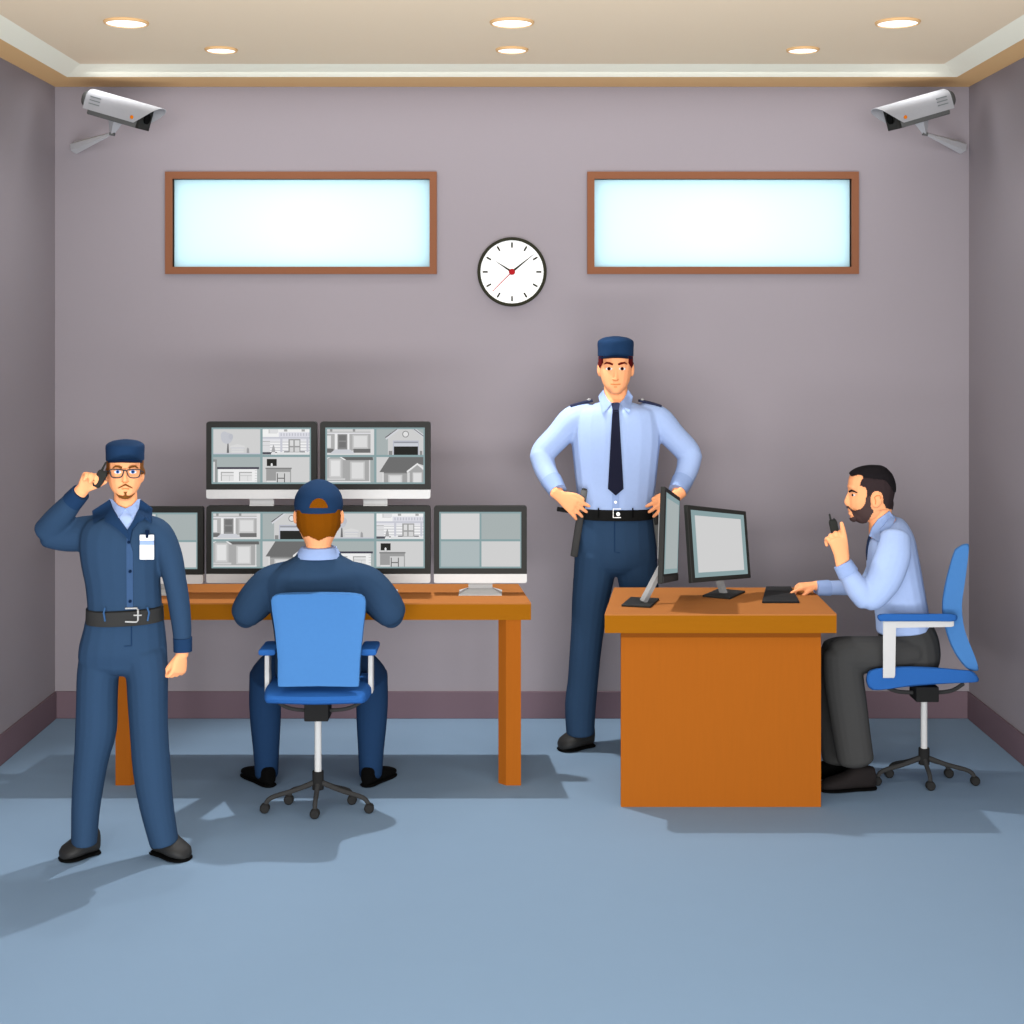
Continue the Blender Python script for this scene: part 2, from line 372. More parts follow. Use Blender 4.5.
# ------------------------------------------------------------ security cameras
def cctv(side, label):
    """side +1: hangs in the left corner and looks to the right; built in a local frame then mirrored"""
    px = lambda x: x if side > 0 else 1024+13-x
    Yc = 7.40; m = Yc/F
    c0 = P(px(121.5), 108.5, Yc); root = empty('security_camera', P(px(75), 147, D), label, 'security camera', None)
    pitch = math.radians(16.5); yaw = math.radians(16)
    def T(p):                                                    # local: x forward, y to the viewer's far side, z up
        x, y, z = p; x, z = x*math.cos(pitch)+z*math.sin(pitch), -x*math.sin(pitch)+z*math.cos(pitch)
        x, y = x*math.cos(yaw)+y*math.sin(yaw), -x*math.sin(yaw)+y*math.cos(yaw)
        return Vector((c0.x+side*x, c0.y+y, c0.z+z))
    hw, hh = 0.062, 0.055
    # hood: open-bottomed rounded shell, its front cut back towards the lower edge
    prof = []
    for i in range(17):
        a = PI*i/16; yy = -math.cos(a)*hw; zz = math.copysign(abs(math.sin(a))**0.7, 1)*0.058-0.002
        prof.append((yy, zz))
    prof = [(-hw, -0.05), (-hw, -0.03)]+prof+[(hw, -0.03), (hw, -0.05)]
    def xf(z): return 0.225-0.105*((0.056-z)/0.106)**1.2
    ro = [[T((x0, y, z)) for (y, z) in prof] for x0 in (-0.172,)]
    out0 = [T((-0.172, y, z)) for y, z in prof]; out1 = [T((0.0, y, z)) for y, z in prof]; out2 = [T((xf(z), y, z)) for y, z in prof]
    k = 0.93
    in0 = [T((-0.172, y*k, z*k)) for y, z in prof]; in2 = [T((xf(z)-0.002, y*k, z*k)) for y, z in prof]
    n = len(prof); b = MB(); vs = out0+out1+out2+in0+in2; fs = []
    for i in range(n-1):
        fs += [[i, i+1, n+i+1, n+i], [n+i, n+i+1, 2*n+i+1, 2*n+i], [3*n+i, 4*n+i, 4*n+i+1, 3*n+i+1], [2*n+i, 2*n+i+1, 4*n+i+1, 4*n+i]]
    fs += [list(range(n)), [0, n, 2*n, 4*n, 3*n], [n-1, 4*n-1, 5*n-1, 3*n-1, 2*n-1]]
    b.add(vs, fs); b.build('hood', camlight, root)
    # camera block inside, darker tray under the hood
    def bx(x0, x1, y0, y1, z0, z1, q=None):
        q = MB() if q is None else q
        vs = [T((x, y, z)) for x in (x0, x1) for y in (y0, y1) for z in (z0, z1)]
        return q.add(vs, [(0,1,3,2),(4,6,7,5),(0,4,5,1),(2,3,7,6),(0,2,6,4),(1,5,7,3)])
    bx(-0.15, 0.13, -0.054, 0.054, -0.072, 0.03).build('housing', camdark, root, bevel=0.006)
    bx(0.13, 0.148, -0.052, 0.052, -0.072, 0.035).build('front_plate', dark, root, bevel=0.003)
    q = MB().cyl(T((0.146, 0, -0.015)), T((0.156, 0, -0.015)), 0.026); q.build('lens', blk2, root)
    # domed rear cap
    q = MB(); R = []
    for kx, kr in ((-0.168, 0.050), (-0.192, 0.048), (-0.208, 0.038), (-0.217, 0.020), (-0.219, 0.004)):
        R.append([T((kx, kr*math.cos(2*PI*i/20), kr*math.sin(2*PI*i/20))) for i in range(20)])
    q.rings(R).build('rear_cap', camdark, root)
    q = MB()
    for j in range(3): bx(-0.145, -0.085, -hw-0.002, -hw+0.002, 0.014-j*0.017, 0.019-j*0.017, q)
    q.build('vent_slots', M('vent_grey', (140, 148, 152)), root)
    q = MB().cyl(T((0.105, -hw-0.003, -0.026)), T((0.105, -hw+0.002, -0.026)), 0.009); q.build('indicator', orange, root, label='small orange indicator')
    # bracket below and tapering arm to the back wall
    a0 = T((-0.015, 0, -0.070)); a1 = P(px(112), 133.5, Yc+0.02)
    MB().tube([(a0, 0.036, 0.03), (a1, 0.012, 0.012)], n=4, sub=1, capa=False, capb=False).build('bracket', camlight, root, smooth=False)
    MB().cyl(a1+Vector((-0.012, 0, 0)), a1+Vector((0.014, 0, -0.004)), 0.009).build('pivot', camdark, root)
    e = P(px(76), 147.5, D-0.001)
    MB().tube([(a1, 0.006, 0.006), (e, 0.034, 0.034)], n=6, sub=1, capa=False, capb=False).build('arm', camlite2, root, smooth=False)
cctv(+1, 'pale grey hooded security camera in the left upper corner, aimed right')
cctv(-1, 'pale grey hooded security camera in the right upper corner, aimed left')

# ------------------------------------------------------------ long desk
Z1 = 0.806
root = empty('desk', (-0.86, 6.85, 0), 'long orange-brown wooden desk on legs carrying the wall of monitors', 'desk')
b = MB(); xl, xr = -1.797, 0.084
b.hexa([(xl, 6.61, Z1), (xr, 6.61, Z1), (0.03, 7.11, Z1), (xl+0.05, 7.11, Z1)], (0, 0, -0.006)); b.build('desk_top', topm, root, smooth=False)
b = MB(); b.hexa([(xl, 6.61, Z1-0.006), (xr, 6.61, Z1-0.006), (0.03, 7.11, Z1-0.006), (xl+0.05, 7.11, Z1-0.006)], (0, 0, -0.069)); b.build('edge_apron', edgem, root, smooth=False)
def leg(x0, x1, ch, side, y, d=0.06):
    z = 0.731
    if side > 0: poly = [(x0, y, z), (x1, y, z), (x1+ch, y+ch*1.1, z), (x1+ch, y+d, z), (x0, y+d, z)]
    else: poly = [(x0-ch, y+ch*1.1, z), (x0, y, z), (x1, y, z), (x1, y+d, z), (x0-ch, y+d, z)]
    MB().hexa(poly, (0, 0, -z)).build('leg', bodym, root, smooth=False)
leg((115-512)/227, (130-512)/227, 0.016, +1, 6.615); leg((506-512)/227, (521-512)/227, 0.034, -1, 6.615)
leg(-1.74, -1.68, 0.001, +1, 7.02); leg((507-512)/227, (520-512)/227, 0.001, -1, 7.02)

# ------------------------------------------------------------ monitors of the long desk
BASE = (139, 163, 166)
def scene_E():                                                    # tree, house front, garage doors, office: coordinates of one picture, 850 x 480
    q = []; R = lambda x0, y0, x1, y1, c: q.append(([(x0, y0), (x1, y0), (x1, y1), (x0, y1)], c)); G = lambda pts, c: q.append((pts, c))
    R(15, 14, 417, 222, (210, 210, 210))
    G([(126+4, 215), (136, 130), (145, 130), (150, 215)], (110, 110, 112)); G(ellp(128+3, 90, 50, 48, 14), (197, 199, 206)); G(ellp(110, 68, 32, 36, 12), (197, 199, 206)); G(ellp(165, 78, 20, 26, 10), (190, 192, 200))
    G([(160, 155), (190, 148), (220, 140), (255, 148), (285, 155), (285, 170), (275, 170), (275, 213), (170, 213), (170, 170), (160, 170)], (219, 219, 219)); R(165, 170, 282, 176, (200, 201, 210)); R(172, 190, 275, 194, (200, 200, 204))
    G([(300, 216), (302, 180), (310, 168), (320, 180), (323, 216)], (160, 160, 162)); R(15, 216, 417, 226, (200, 201, 210))
    # house front
    R(437, 14, 838, 230, (243, 243, 243)); R(487, 16, 560, 50, (210, 210, 210)); R(500, 16, 570, 46, (224, 224, 226))
    for x in (620, 770): R(x, 16, x+28, 34, (172, 172, 172))
    R(575, 40, 838, 80, (222, 222, 230))
    for x in range(590, 838, 24): R(x, 48, x+11, 72, (196, 197, 206))
    R(437, 80, 838, 94, (201, 202, 212)); R(437, 94, 838, 112, (226, 226, 232))
    for y in range(118, 210, 24): R(500, y, 838, y+9, (206, 206, 210))
    R(437, 115, 500, 210, (222, 222, 224)); R(437, 114, 500, 120, (170, 170, 170)); R(437, 150, 500, 153, (190, 190, 190))
    for x in (588, 812): R(x, 94, x+18, 208, (201, 202, 212))
    R(658, 98, 760, 210, (158, 158, 158)); R(670, 108, 700, 156, (222, 222, 222)); R(712, 108, 752, 156, (222, 222, 222)); R(670, 168, 700, 206, (214, 214, 214)); R(712, 168, 752, 206, (214, 214, 214))
    R(437, 208, 510, 228, (84, 84, 92)); R(510, 208, 560, 216, (84, 84, 92)); R(620, 202, 660, 210, (84, 84, 92)); R(760, 202, 800, 210, (84, 84, 92)); R(560, 210, 838, 230, (228, 229, 230))
    G([(512, 208), (520, 170), (530, 142), (540, 170), (546, 208)], (168, 168, 170)); R(515, 208, 545, 230, (232, 232, 234))
    # garage doors
    R(15, 250, 417, 464, (170, 179, 179)); R(15, 290, 30, 462, (222, 222, 222)); R(15, 270, 46, 290, (148, 150, 150)); R(30, 290, 46, 464, (148, 150, 150))
    R(56, 350, 390, 464, (240, 240, 240)); R(48, 335, 406, 352, (72, 70, 82)); 
    for x in (80, 236): R(x, 376, x+110, 452, (165, 165, 165)); R(x+8, 384, x+110, 452, (226, 226, 226)); R(x, 405, x+110, 410, (190, 190, 190)); R(x+72, 410, x+76, 452, (200, 200, 200))
    for y in range(362, 460, 22): R(370, y, 390, y+5, (205, 206, 206))
    # office
    R(437, 250, 838, 464, (210, 210, 210)); R(473, 266, 558, 326, (46, 46, 44)); G([(507, 326), (507, 308), (515, 300), (523, 308), (523, 326)], (232, 232, 232)); R(500, 330, 530, 336, (190, 190, 190))
    R(462, 340, 686, 352, (132, 132, 132)); R(468, 352, 680, 464, (158, 158, 158)); R(552, 376, 672, 464, (208, 208, 208)); R(470, 450, 552, 464, (222, 222, 222))
    R(560, 388, 567, 464, (80, 80, 80)); R(621, 388, 628, 464, (80, 80, 80)); R(560, 425, 628, 434, (110, 110, 110))
    return q
def scene_F():                                                    # door and window, gabled garage, bay windows, low house
    q = []; R = lambda x0, y0, x1, y1, c: q.append(([(x0, y0), (x1, y0), (x1, y1), (x0, y1)], c)); G = lambda pts, c: q.append((pts, c))
    R(15, 14, 417, 232, (222, 222, 222)); R(15, 14, 386, 196, (176, 176, 176)); R(15, 14, 386, 34, (214, 214, 214)); R(40, 14, 60, 34, (150, 150, 150)); R(235, 14, 255, 34, (150, 150, 150)); R(15, 44, 386, 54, (226, 226, 230)); R(15, 34, 386, 44, (190, 190, 190))
    R(15, 68, 48, 172, (226, 226, 226)); R(80, 54, 206, 190, (236, 236, 236)); R(104, 56, 188, 190, (140, 140, 140)); R(116, 66, 176, 110, (118, 118, 118)); R(116, 122, 176, 170, (118, 118, 118))
    R(232, 62, 366, 180, (200, 200, 200)); R(244, 72, 356, 166, (222, 222, 222)); R(15, 180, 70, 214, (112, 112, 112)); R(240, 180, 386, 214, (112, 112, 112))
    G([(45, 215), (82, 186), (210, 186), (248, 215), (248, 222), (45, 222)], (206, 208, 214))
    # gabled garage
    R(437, 14, 838, 232, (170, 179, 179)); G([(535, 232), (535, 88), (640, 14), (740, 14), (838, 82), (838, 232)], (208, 208, 208))
    G([(512, 88), (512, 78), (604, 14), (640, 14), (520, 104)], (214, 215, 220)); G([(744, 14), (780, 14), (838, 58), (838, 86)], (214, 215, 220)); G([(512, 80), (606, 14), (616, 14), (514, 90)], (90, 90, 92)); G([(754, 14), (764, 14), (838, 68), (838, 76)], (90, 90, 92))
    G(ellp(686, 56, 28, 28, 18), (120, 120, 120)); G(ellp(686, 56, 22, 22, 18), (228, 228, 228))
    R(582, 110, 798, 120, (190, 192, 204)); R(578, 110, 586, 232, (190, 192, 204)); R(792, 110, 800, 232, (190, 192, 204)); R(586, 120, 792, 160, (205, 208, 216)); R(586, 120, 792, 132, (150, 152, 160)); R(586, 160, 792, 232, (46, 46, 44)); R(542, 198, 572, 232, (140, 140, 140)); R(808, 198, 828, 232, (140, 140, 140))
    # bay windows
    R(15, 250, 417, 464, (165, 174, 174)); R(15, 262, 376, 456, (170, 170, 170)); R(15, 262, 150, 440, (184, 184, 184)); G([(150, 256), (140, 250), (404, 250), (408, 276), (176, 276)], (104, 104, 104)); G([(120, 250), (140, 250), (178, 274), (160, 276)], (232, 232, 232)); G([(15, 264), (15, 256), (34, 250), (44, 250)], (232, 232, 232))
    R(34, 268, 136, 424, (206, 206, 206)); R(48, 280, 124, 410, (228, 228, 228)); R(212, 288, 338, 444, (200, 200, 200)); R(226, 298, 326, 432, (222, 222, 222)); R(15, 430, 170, 446, (206, 206, 206)); R(15, 454, 386, 464, (232, 232, 232)); R(374, 276, 384, 456, (220, 220, 220))
    # low house
    R(437, 250, 838, 464, (210, 210, 210)); R(500, 376, 838, 464, (164, 164, 164)); G([(462, 378), (545, 250), (838, 250), (838, 320), (786, 304), (700, 378)], (112, 112, 112)); R(500, 378, 700, 388, (124, 124, 124)); R(488, 388, 500, 464, (222, 222, 222))
    R(538, 400, 658, 464, (206, 206, 206)); R(552, 412, 644, 464, (222, 222, 222)); G([(712, 464), (712, 376), (786, 318), (838, 362), (838, 464)], (168, 168, 168)); R(700, 380, 722, 464, (214, 214, 214)); R(746, 380, 826, 464, (206, 206, 206)); R(754, 388, 818, 464, (224, 224, 224))
    G([(696, 380), (696, 368), (786, 300), (838, 340), (838, 356), (786, 314), (706, 380)], (232, 232, 232))
    return q
def scene_plain():
    q = []; R = lambda x0, y0, x1, y1, c: q.append(([(x0, y0), (x1, y0), (x1, y1), (x0, y1)], c))
    R(17, 14, 417, 232, (214, 214, 214)); R(437, 14, 838, 232, (170, 179, 179)); R(17, 250, 417, 464, (176, 187, 189)); R(437, 250, 838, 464, (210, 210, 210)); return q
def rounded(x0, x1, z0, z1, r, y, corners='all', n=5):
    out = []
    for (cx, cz, a0, on) in ((x1-r, z0+r, -PI/2, corners in ('all', 'bottom')), (x1-r, z1-r, 0, corners in ('all', 'top')), (x0+r, z1-r, PI/2, corners in ('all', 'top')), (x0+r, z0+r, PI, corners in ('all', 'bottom'))):
        if on: out += [(cx+r*math.cos(a0+PI/2*i/n), y, cz+r*math.sin(a0+PI/2*i/n)) for i in range(n+1)]
        else:
            sx = r if math.cos(a0+PI/4) > 0 else -r; sz = r if math.sin(a0+PI/4) > 0 else -r
            out.append((cx+sx, y, cz+sz))
    return out
YM = 6.85; K = YM/F
def monitor(cx, wpx, ytop, scene, stand, label, group):
    """screen seen square-on; origin at the foot of the stand; heights from the picture at its own distance"""
    chin_h, hb = 9*K, 68*K; w_ = wpx*K
    foot = {'desk': Z1, 'top': H-(506-CY)*K}[stand]
    ztop = H-(ytop-CY)*K; z_chin = ztop-hb; zbot = z_chin-chin_h
    X = (cx-CX)*K; root = empty('monitor', (X, YM, foot), label, 'monitor', group)
    x0, x1 = X-w_/2, X+w_/2
    MB().hexa(rounded(x0, x1, z_chin, ztop, 0.012, YM, 'top'), (0, 0.035, 0)).build('casing', dark, root, smooth=False)
    MB().hexa(rounded(x0, x1, zbot, z_chin, 0.010, YM-0.001, 'bottom'), (0, 0.036, 0)).build('chin', white, root, smooth=False)
    sx0, sx1 = x0+5.4*K, x1-5.6*K; sz1 = ztop-5.8*K; sz0 = z_chin+5.8*K
    s = MB(); yy = YM-0.0015; s.flat([(sx0, yy, sz0), (sx1, yy, sz0), (sx1, yy, sz1), (sx0, yy, sz1)], BASE)
    for i, (pts, c) in enumerate(scene):
        yy = YM-0.0017-i*0.00002
        s.flat([(sx0+(sx1-sx0)*x/850, yy, sz1-(sz1-sz0)*y/478) for x, y in pts], c)
    s.build('screen', screenm, root, smooth=False)
    nw = 12*K; 
    MB().box(X-nw, X+nw, YM+0.012, YM+0.03, foot+0.004, zbot+0.002).build('stand_neck', lgrey, root, smooth=False)
    MB().box(X-nw, X+nw, YM-0.0, YM+0.012, zbot-0.008, zbot+0.001).build('painted_neck_shade', M('stand_shadow_grey', (180, 180, 180)), root, smooth=False)  # darker grey strip painting the chin's shade on the neck
    if stand == 'desk':
        fw = 21.5*K
        MB().add([(X-fw, YM-0.06, foot), (X+fw, YM-0.06, foot), (X+fw, YM+0.08, foot), (X-fw, YM+0.08, foot),
                  (X-fw, YM-0.06, foot+0.003), (X+fw, YM-0.06, foot+0.003), (X+nw, YM+0.01, foot+0.022), (X-nw, YM+0.01, foot+0.022), (X+nw, YM+0.035, foot+0.022), (X-nw, YM+0.035, foot+0.022), (X+fw, YM+0.08, foot+0.003), (X-fw, YM+0.08, foot+0.003)],
                 [(0, 1, 2, 3), (0, 4, 5, 1), (4, 7, 6, 5), (7, 9, 8, 6), (9, 11, 10, 8), (2, 10, 11, 3), (1, 5, 10, 2), (5, 6, 8, 10), (0, 3, 11, 4), (4, 11, 9, 7)]).build('stand_base', lgrey, root, smooth=False)
    else:
        MB().box(X-nw, X+nw, YM+0.002, YM+0.033, foot, foot+0.006).build('stand_base', lgrey, root, smooth=False)
    return root
gm = 'monitors on the long desk'
monitor(261.4, 110.4, 421.7, scene_E(), 'top', 'black and white monitor on the upper row at left, showing a tree and house views', gm)
monitor(375.2, 110.4, 421.7, scene_F(), 'top', 'black and white monitor on the upper row at right, showing garages and roofs', gm)
monitor(261.4, 110.4, 506, scene_F(), 'desk', 'lower monitor with four house views directly left of the seated operator\'s head', gm)
monitor(375.2, 110.4, 506, scene_E(), 'desk', 'lower monitor with tree and office views directly right of the seated operator\'s head', gm)
monitor(480.4, 93, 506, scene_plain(), 'desk', 'smaller monitor with four blank grey panes at the right end of the long desk', gm)
monitor(156.5, 93, 506.8, scene_plain(), 'desk', 'lower monitor with blank grey panes half hidden behind the standing guard on his radio', gm)

# ------------------------------------------------------------ short desk
Z2 = 0.819
root = empty('desk', (0.88, 6.6, 0), 'short closed-front wooden desk with two angled monitors, in front of the guard with the tie', 'desk')
q = [(0.388, 6.28), (1.359, 6.28), (1.378, 6.934), (0.4716, 6.934)]
MB().hexa([(x, y, Z2) for x, y in q], (0, 0, -0.006)).build('desk_top', topm, root, smooth=False)
MB().hexa([(x, y, Z2-0.006) for x, y in q], (0, 0, -0.0735)).build('edge_apron', edgem, root, smooth=False)
xa, xb = (621-512)/237.5, (821-512)/237.5
MB().box(xa, xb, 6.316, 6.34, 0, Z2-0.105).build('front_panel', bodym, root, smooth=False)
MB().box(xa, xb, 6.318, 6.34, Z2-0.105, Z2-0.0795).build('painted_shade_strip', shadem, root, smooth=False)  # strip coloured as the shade under the overhanging top
MB().box(0.52, 0.54, 6.34, 6.90, 0, Z2-0.0795).build('side_panel', bodym, root, smooth=False)
MB().box(1.30, 1.345, 6.885, 6.925, 0, Z2-0.0795).build('leg', bodym, root, smooth=False)

def angled_monitor(c, w_, h_, yaw, tilt, roll, base_c, base_hw, base_hd, neck0, neck1, label, face, thick=0.022, byaw=0.0, bot=0, tp=0):
    root = empty('monitor', base_c, label, 'monitor', 'angled monitors on the short desk')
    R = Matrix.Rotation(yaw, 3, 'Z') @ Matrix.Rotation(-tilt, 3, 'X') @ Matrix.Rotation(roll, 3, 'Y')
    c = Vector(c)
    def T(x, y, z): return c+R@Vector((x, y, z*(1-tp*(x/w_))))
    def bx(x0, x1, y0, y1, z0, z1):
        return MB().add([T(x, y, z) for x in (x0, x1) for y in (y0, y1) for z in (z0, z1)], [(0,1,3,2),(4,6,7,5),(0,4,5,1),(2,3,7,6),(0,2,6,4),(1,5,7,3)])
    bx(-w_/2, w_/2, 0, thick, -h_/2, h_/2).build('casing', dark, root, bevel=0.003)
    if bot: bx(-w_/2+0.006, w_/2-0.003, -0.003, 0.001, -h_/2+0.002, -h_/2+bot).build('chin', dgrey, root, smooth=False)
    s = MB(); e = 0.020; z0 = -h_/2+e+bot*0.6
    s.flat([T(-w_/2+e, -0.0015, z0), T(w_/2-e, -0.0015, z0), T(w_/2-e, -0.0015, h_/2-e), T(-w_/2+e, -0.0015, h_/2-e)], (139, 162, 165))
    e2 = e+0.022; s.flat([T(-w_/2+e2, -0.002, z0+0.02), T(w_/2-e2, -0.002, z0+0.02), T(w_/2-e2, -0.002, h_/2-e2), T(-w_/2+e2, -0.002, h_/2-e2)], face)
    s.build('screen', screenm, root, smooth=False)
    bx(-w_*0.28, w_*0.28, thick, thick+0.02, -h_*0.25, h_*0.25).build('back_cover', mgrey, root, bevel=0.004)
    bc = Vector(base_c); RB = Matrix.Rotation(byaw, 3, 'Z')
    MB().hexa([bc+RB@Vector((x*base_hw, y*base_hd, 0.0)) for x, y in ((-1, -1), (1, -1), (1, 1), (-1, 1))], (0, 0, 0.009)).build('stand_base', dark, root, bevel=0.002)
    MB().tube([(Vector(neck0), 0.017, 0.010), (Vector(neck1), 0.017, 0.010)], n=4, sub=1, capa=False, capb=False, e=2).build('stand_neck', mgrey, root, smooth=False)
    return root
# the one seen almost edge-on
n0 = P(643, 602, 6.50); n1 = P(661, 568, 6.57)
c1 = (P(664, 538, 6.40)+P(679, 536, 6.77))/2
angled_monitor(c1, 0.385, 0.392, math.radians(74), 0, math.radians(10), (P(640.5, 603, 6.53).x, 6.53, Z2), 0.064, 0.10, n0, n1,
               'flat monitor turned nearly edge-on on a slanted stand, left end of the short desk', (170, 179, 179), byaw=math.radians(-16), bot=0.03, tp=0.10)
n0 = P(724, 594, 6.74); n1 = P(716, 571, 6.74)
angled_monitor(P(719.5, 544, 6.72), 0.372, 0.322, math.radians(38), math.radians(11), math.radians(5.5), (P(724, 595, 6.74).x, 6.74, Z2), 0.065, 0.10, n0, n1,
               'dark-framed monitor with blank grey screen angled towards the seated bearded man', (210, 210, 210), byaw=math.radians(-28), tp=0.13)
q = [P(762, 604.5, 6.53), P(799.5, 604.5, 6.53), P(791, 588.5, 6.915), P(766, 588.5, 6.915)]
o = MB().hexa([(p.x, p.y, Z2+0.009) for p in q], (0, 0, -0.009)).build('tablet', [M('slate_plastic', (46, 46, 48), spec=0.15)], origin=(1.18, 6.72, Z2), bevel=0.002)
tag(o, 'flat black pad lying on the short desk under the bearded man\'s pointing hand', 'tablet')

# ------------------------------------------------------------ office chairs
def chair_base(root, X, Yc, zbox0, zbox1, zhub0, zhub1, squash=0.45):
    MB().cyl((X, Yc, zhub1-0.002), (X, Yc, zbox0+0.002), 0.0145).build('gas_column', lgrey, root)
    MB().cyl((X, Yc, zhub0), (X, Yc, zhub1), 0.024, 0.024).build('hub', M('black_plastic', (42, 42, 42)), root)
    MB().box(X-0.05, X+0.05, Yc-0.06, Yc+0.06, zbox0, zbox1).build('tilt_mechanism', M('black_plastic', (42, 42, 42)), root, bevel=0.004)
    R = 0.228
    for k in range(5):
        a = -PI/2+k*2*PI/5; dx, dy = math.cos(a)*R, math.sin(a)*R*squash
        h0 = Vector((X, Yc, zhub0+0.03)); e1 = Vector((X+dx*0.88, Yc+dy*0.88, 0.062)); e2 = Vector((X+dx, Yc+dy, 0.030))
        s = MB().tube([(h0+Vector((dx*0.05, dy*0.05, 0)), 0.012, 0.012), ((h0+e1)/2+Vector((0, 0, -0.002)), 0.0105, 0.0105), (e1, 0.010, 0.010), (e2, 0.009, 0.009)], n=10).build('star_arm', M('charcoal_metal', (62, 62, 62)), root)
        MB().lathe((X+dx, Yc+dy, 0.0205), (0, 1, 0), [(0.004, -0.016), (0.016, -0.016), (0.0205, -0.010), (0.0205, 0.010), (0.016, 0.016), (0.004, 0.016)], n=20, cap=True).build('castor', M('castor_black', (48, 48, 48)), s)
# chair of the operator, seen from behind
Yc = 6.27; X = (318-512)/(F/Yc)
root = empty('office_chair', (X, Yc, 0), 'blue swivel chair seen from behind, under the operator at the long desk', 'chair')
zz = lambda y, Y: H-(y-CY)*Y/F
chair_base(root, X, Yc, zz(718, Yc), zz(700, Yc), zz(789, Yc), zz(771, Yc))
b = MB(); Yb = 6.12                                               # backrest, wider at its top
st = [(685, 40.5), (681, 41), (660, 41.5), (630, 44.5), (610, 47), (600, 47.5)]
R = []
for y, hw in st+[(596, 46), (594, 43), (593, 39)]:
    p = P(319, y, Yb); a = hw*Yb/F; bend = 0.03*math.sin((y-593)/100*PI)
    ring = []
    for i in range(24):
        th = 2*PI*i/24; c, s_ = math.cos(th), math.sin(th)
        ux = a*math.copysign(abs(c)**0.4, c); uy = 0.028*math.copysign(abs(s_)**0.6, s_)
        ring.append(Vector((p.x+ux, p.y+uy+bend-0.02*(ux/a)**2, p.z)))
    R.append(ring)
b.rings(R).build('backrest', chairb, root)
b = MB(); p = P(319.5, 689.5, Yc)                                   # seat cushion with full round edges
b.tube([(Vector((p.x-0.19, Yc+0.03, p.z)), 0.036, 0.20), (Vector((p.x, Yc+0.03, p.z)), 0.038, 0.22), (Vector((p.x+0.19, Yc+0.03, p.z)), 0.036, 0.20)], n=24, e=2.6, capk=0.9).build('seat', chairs, root)
for s_ in (-1, 1):
    ax = P(319.5+s_*50, 0, Yc).x
    a = MB().tube([(Vector((ax, Yc-0.07, zz(649, Yc))), 0.035, 0.013), (Vector((ax, Yc+0.10, zz(649, Yc))), 0.035, 0.013)], n=16, hint=(0, 0, 1), e=4, sub=1, capk=0.5).build('armrest', chairs, root)
    q = P(319.5+s_*51.5, 0, Yc).x
    MB().box(q-0.0095, q+0.0095, Yc-0.03, Yc+0.03, zz(692, Yc), zz(650, Yc)).build('armrest_post', lgrey, root, bevel=0.003)
c = [P(277, 701, Yc), P(286, 707, Yc), P(302, 710, Yc), P(336, 710, Yc), P(352, 707, Yc), P(362, 701, Yc)]
MB().tube([(v, 0.008, 0.008) for v in c], n=10).build('support_bow', M('charcoal_metal', (62, 62, 62)), root)
# chair of the bearded man, seen from the side
Yr = 6.65; X = (924-512)/(F/Yr)
root = empty('office_chair', (X, Yr, 0), 'blue swivel chair seen from the side, under the bearded man at the right', 'chair')
chair_base(root, X, Yr, zz(699, Yr), zz(684, Yr), zz(764, Yr), zz(748, Yr))
def side_loft(st, Ya, Yb_, name, mat, r=0.02, parent=root):
    """closed outline in pixels, extruded from Ya to Yb_ with eased ends"""
    pts = st; cx = sum(p[0] for p in pts)/len(pts); cy = sum(p[1] for p in pts)/len(pts); R = []
    for Y, k in ((Ya, 0.86), (Ya+r*0.3, 0.95), (Ya+r, 1.0), (Yb_-r, 1.0), (Yb_-r*0.3, 0.95), (Yb_, 0.86)):
        ring = []
        for (x, y) in pts:
            p = P(x, y, Y); c = P(cx, cy, Y)
            d = p-c; L = d.length; d = d*(1-(1-k)*min(1, 0.06/max(L, 1e-3))*1.4)
            q = c+d; ring.append(Vector((q.x, Y, q.z)))
        R.append(ring)
    return MB().rings(R).build(name, mat, parent)
cu = lambda pts, n=5: [tuple(v) for v in catmull([list(p) for p in pts], n)]
seatp = cu([(868, 687), (866, 680), (868, 672), (876, 668.5), (900, 666.5), (930, 667), (960, 669.5), (972, 671), (978, 677), (978.5, 681), (974, 682.5), (950, 683.5), (910, 686.5), (882, 690), (872, 690)], 3)
side_loft(seatp, 6.43, 6.87, 'seat', chairs)
backp = cu([(961, 545), (967, 543.5), (969, 548), (966, 575), (962, 605), (965, 632), (974, 655), (978.5, 668), (976, 671), (966, 668), (954, 652), (946, 632), (942, 610), (944, 588), (951, 560), (955, 549)], 3)
side_loft(backp, 6.46, 6.84, 'backrest', chairb)
for Ya in (6.40, 6.85):
    ra = side_loft(cu([(880, 621.3), (877.2, 617.7), (880, 614), (900, 613.6), (935, 613.6), (954, 614), (957.4, 617.7), (954, 621.3), (935, 621.4), (900, 621.4)], 3), Ya, Ya+0.05, 'armrest', chairs, r=0.012)
    zoff = 0
    side_loft([(883, 621), (954, 621), (954, 626), (894, 626), (894, 678), (883, 678)], Ya+0.01, Ya+0.04, 'armrest_bracket', lgrey, r=0.004)
c = [P(888, 688, Yr), P(898, 691.5, Yr), P(914, 692.5, Yr), P(936, 692.5, Yr), P(952, 690.5, Yr), P(963, 684, Yr)]
MB().tube([(v, 0.009, 0.009) for v in c], n=10).build('support_bow', M('charcoal_metal', (62, 62, 62)), root)

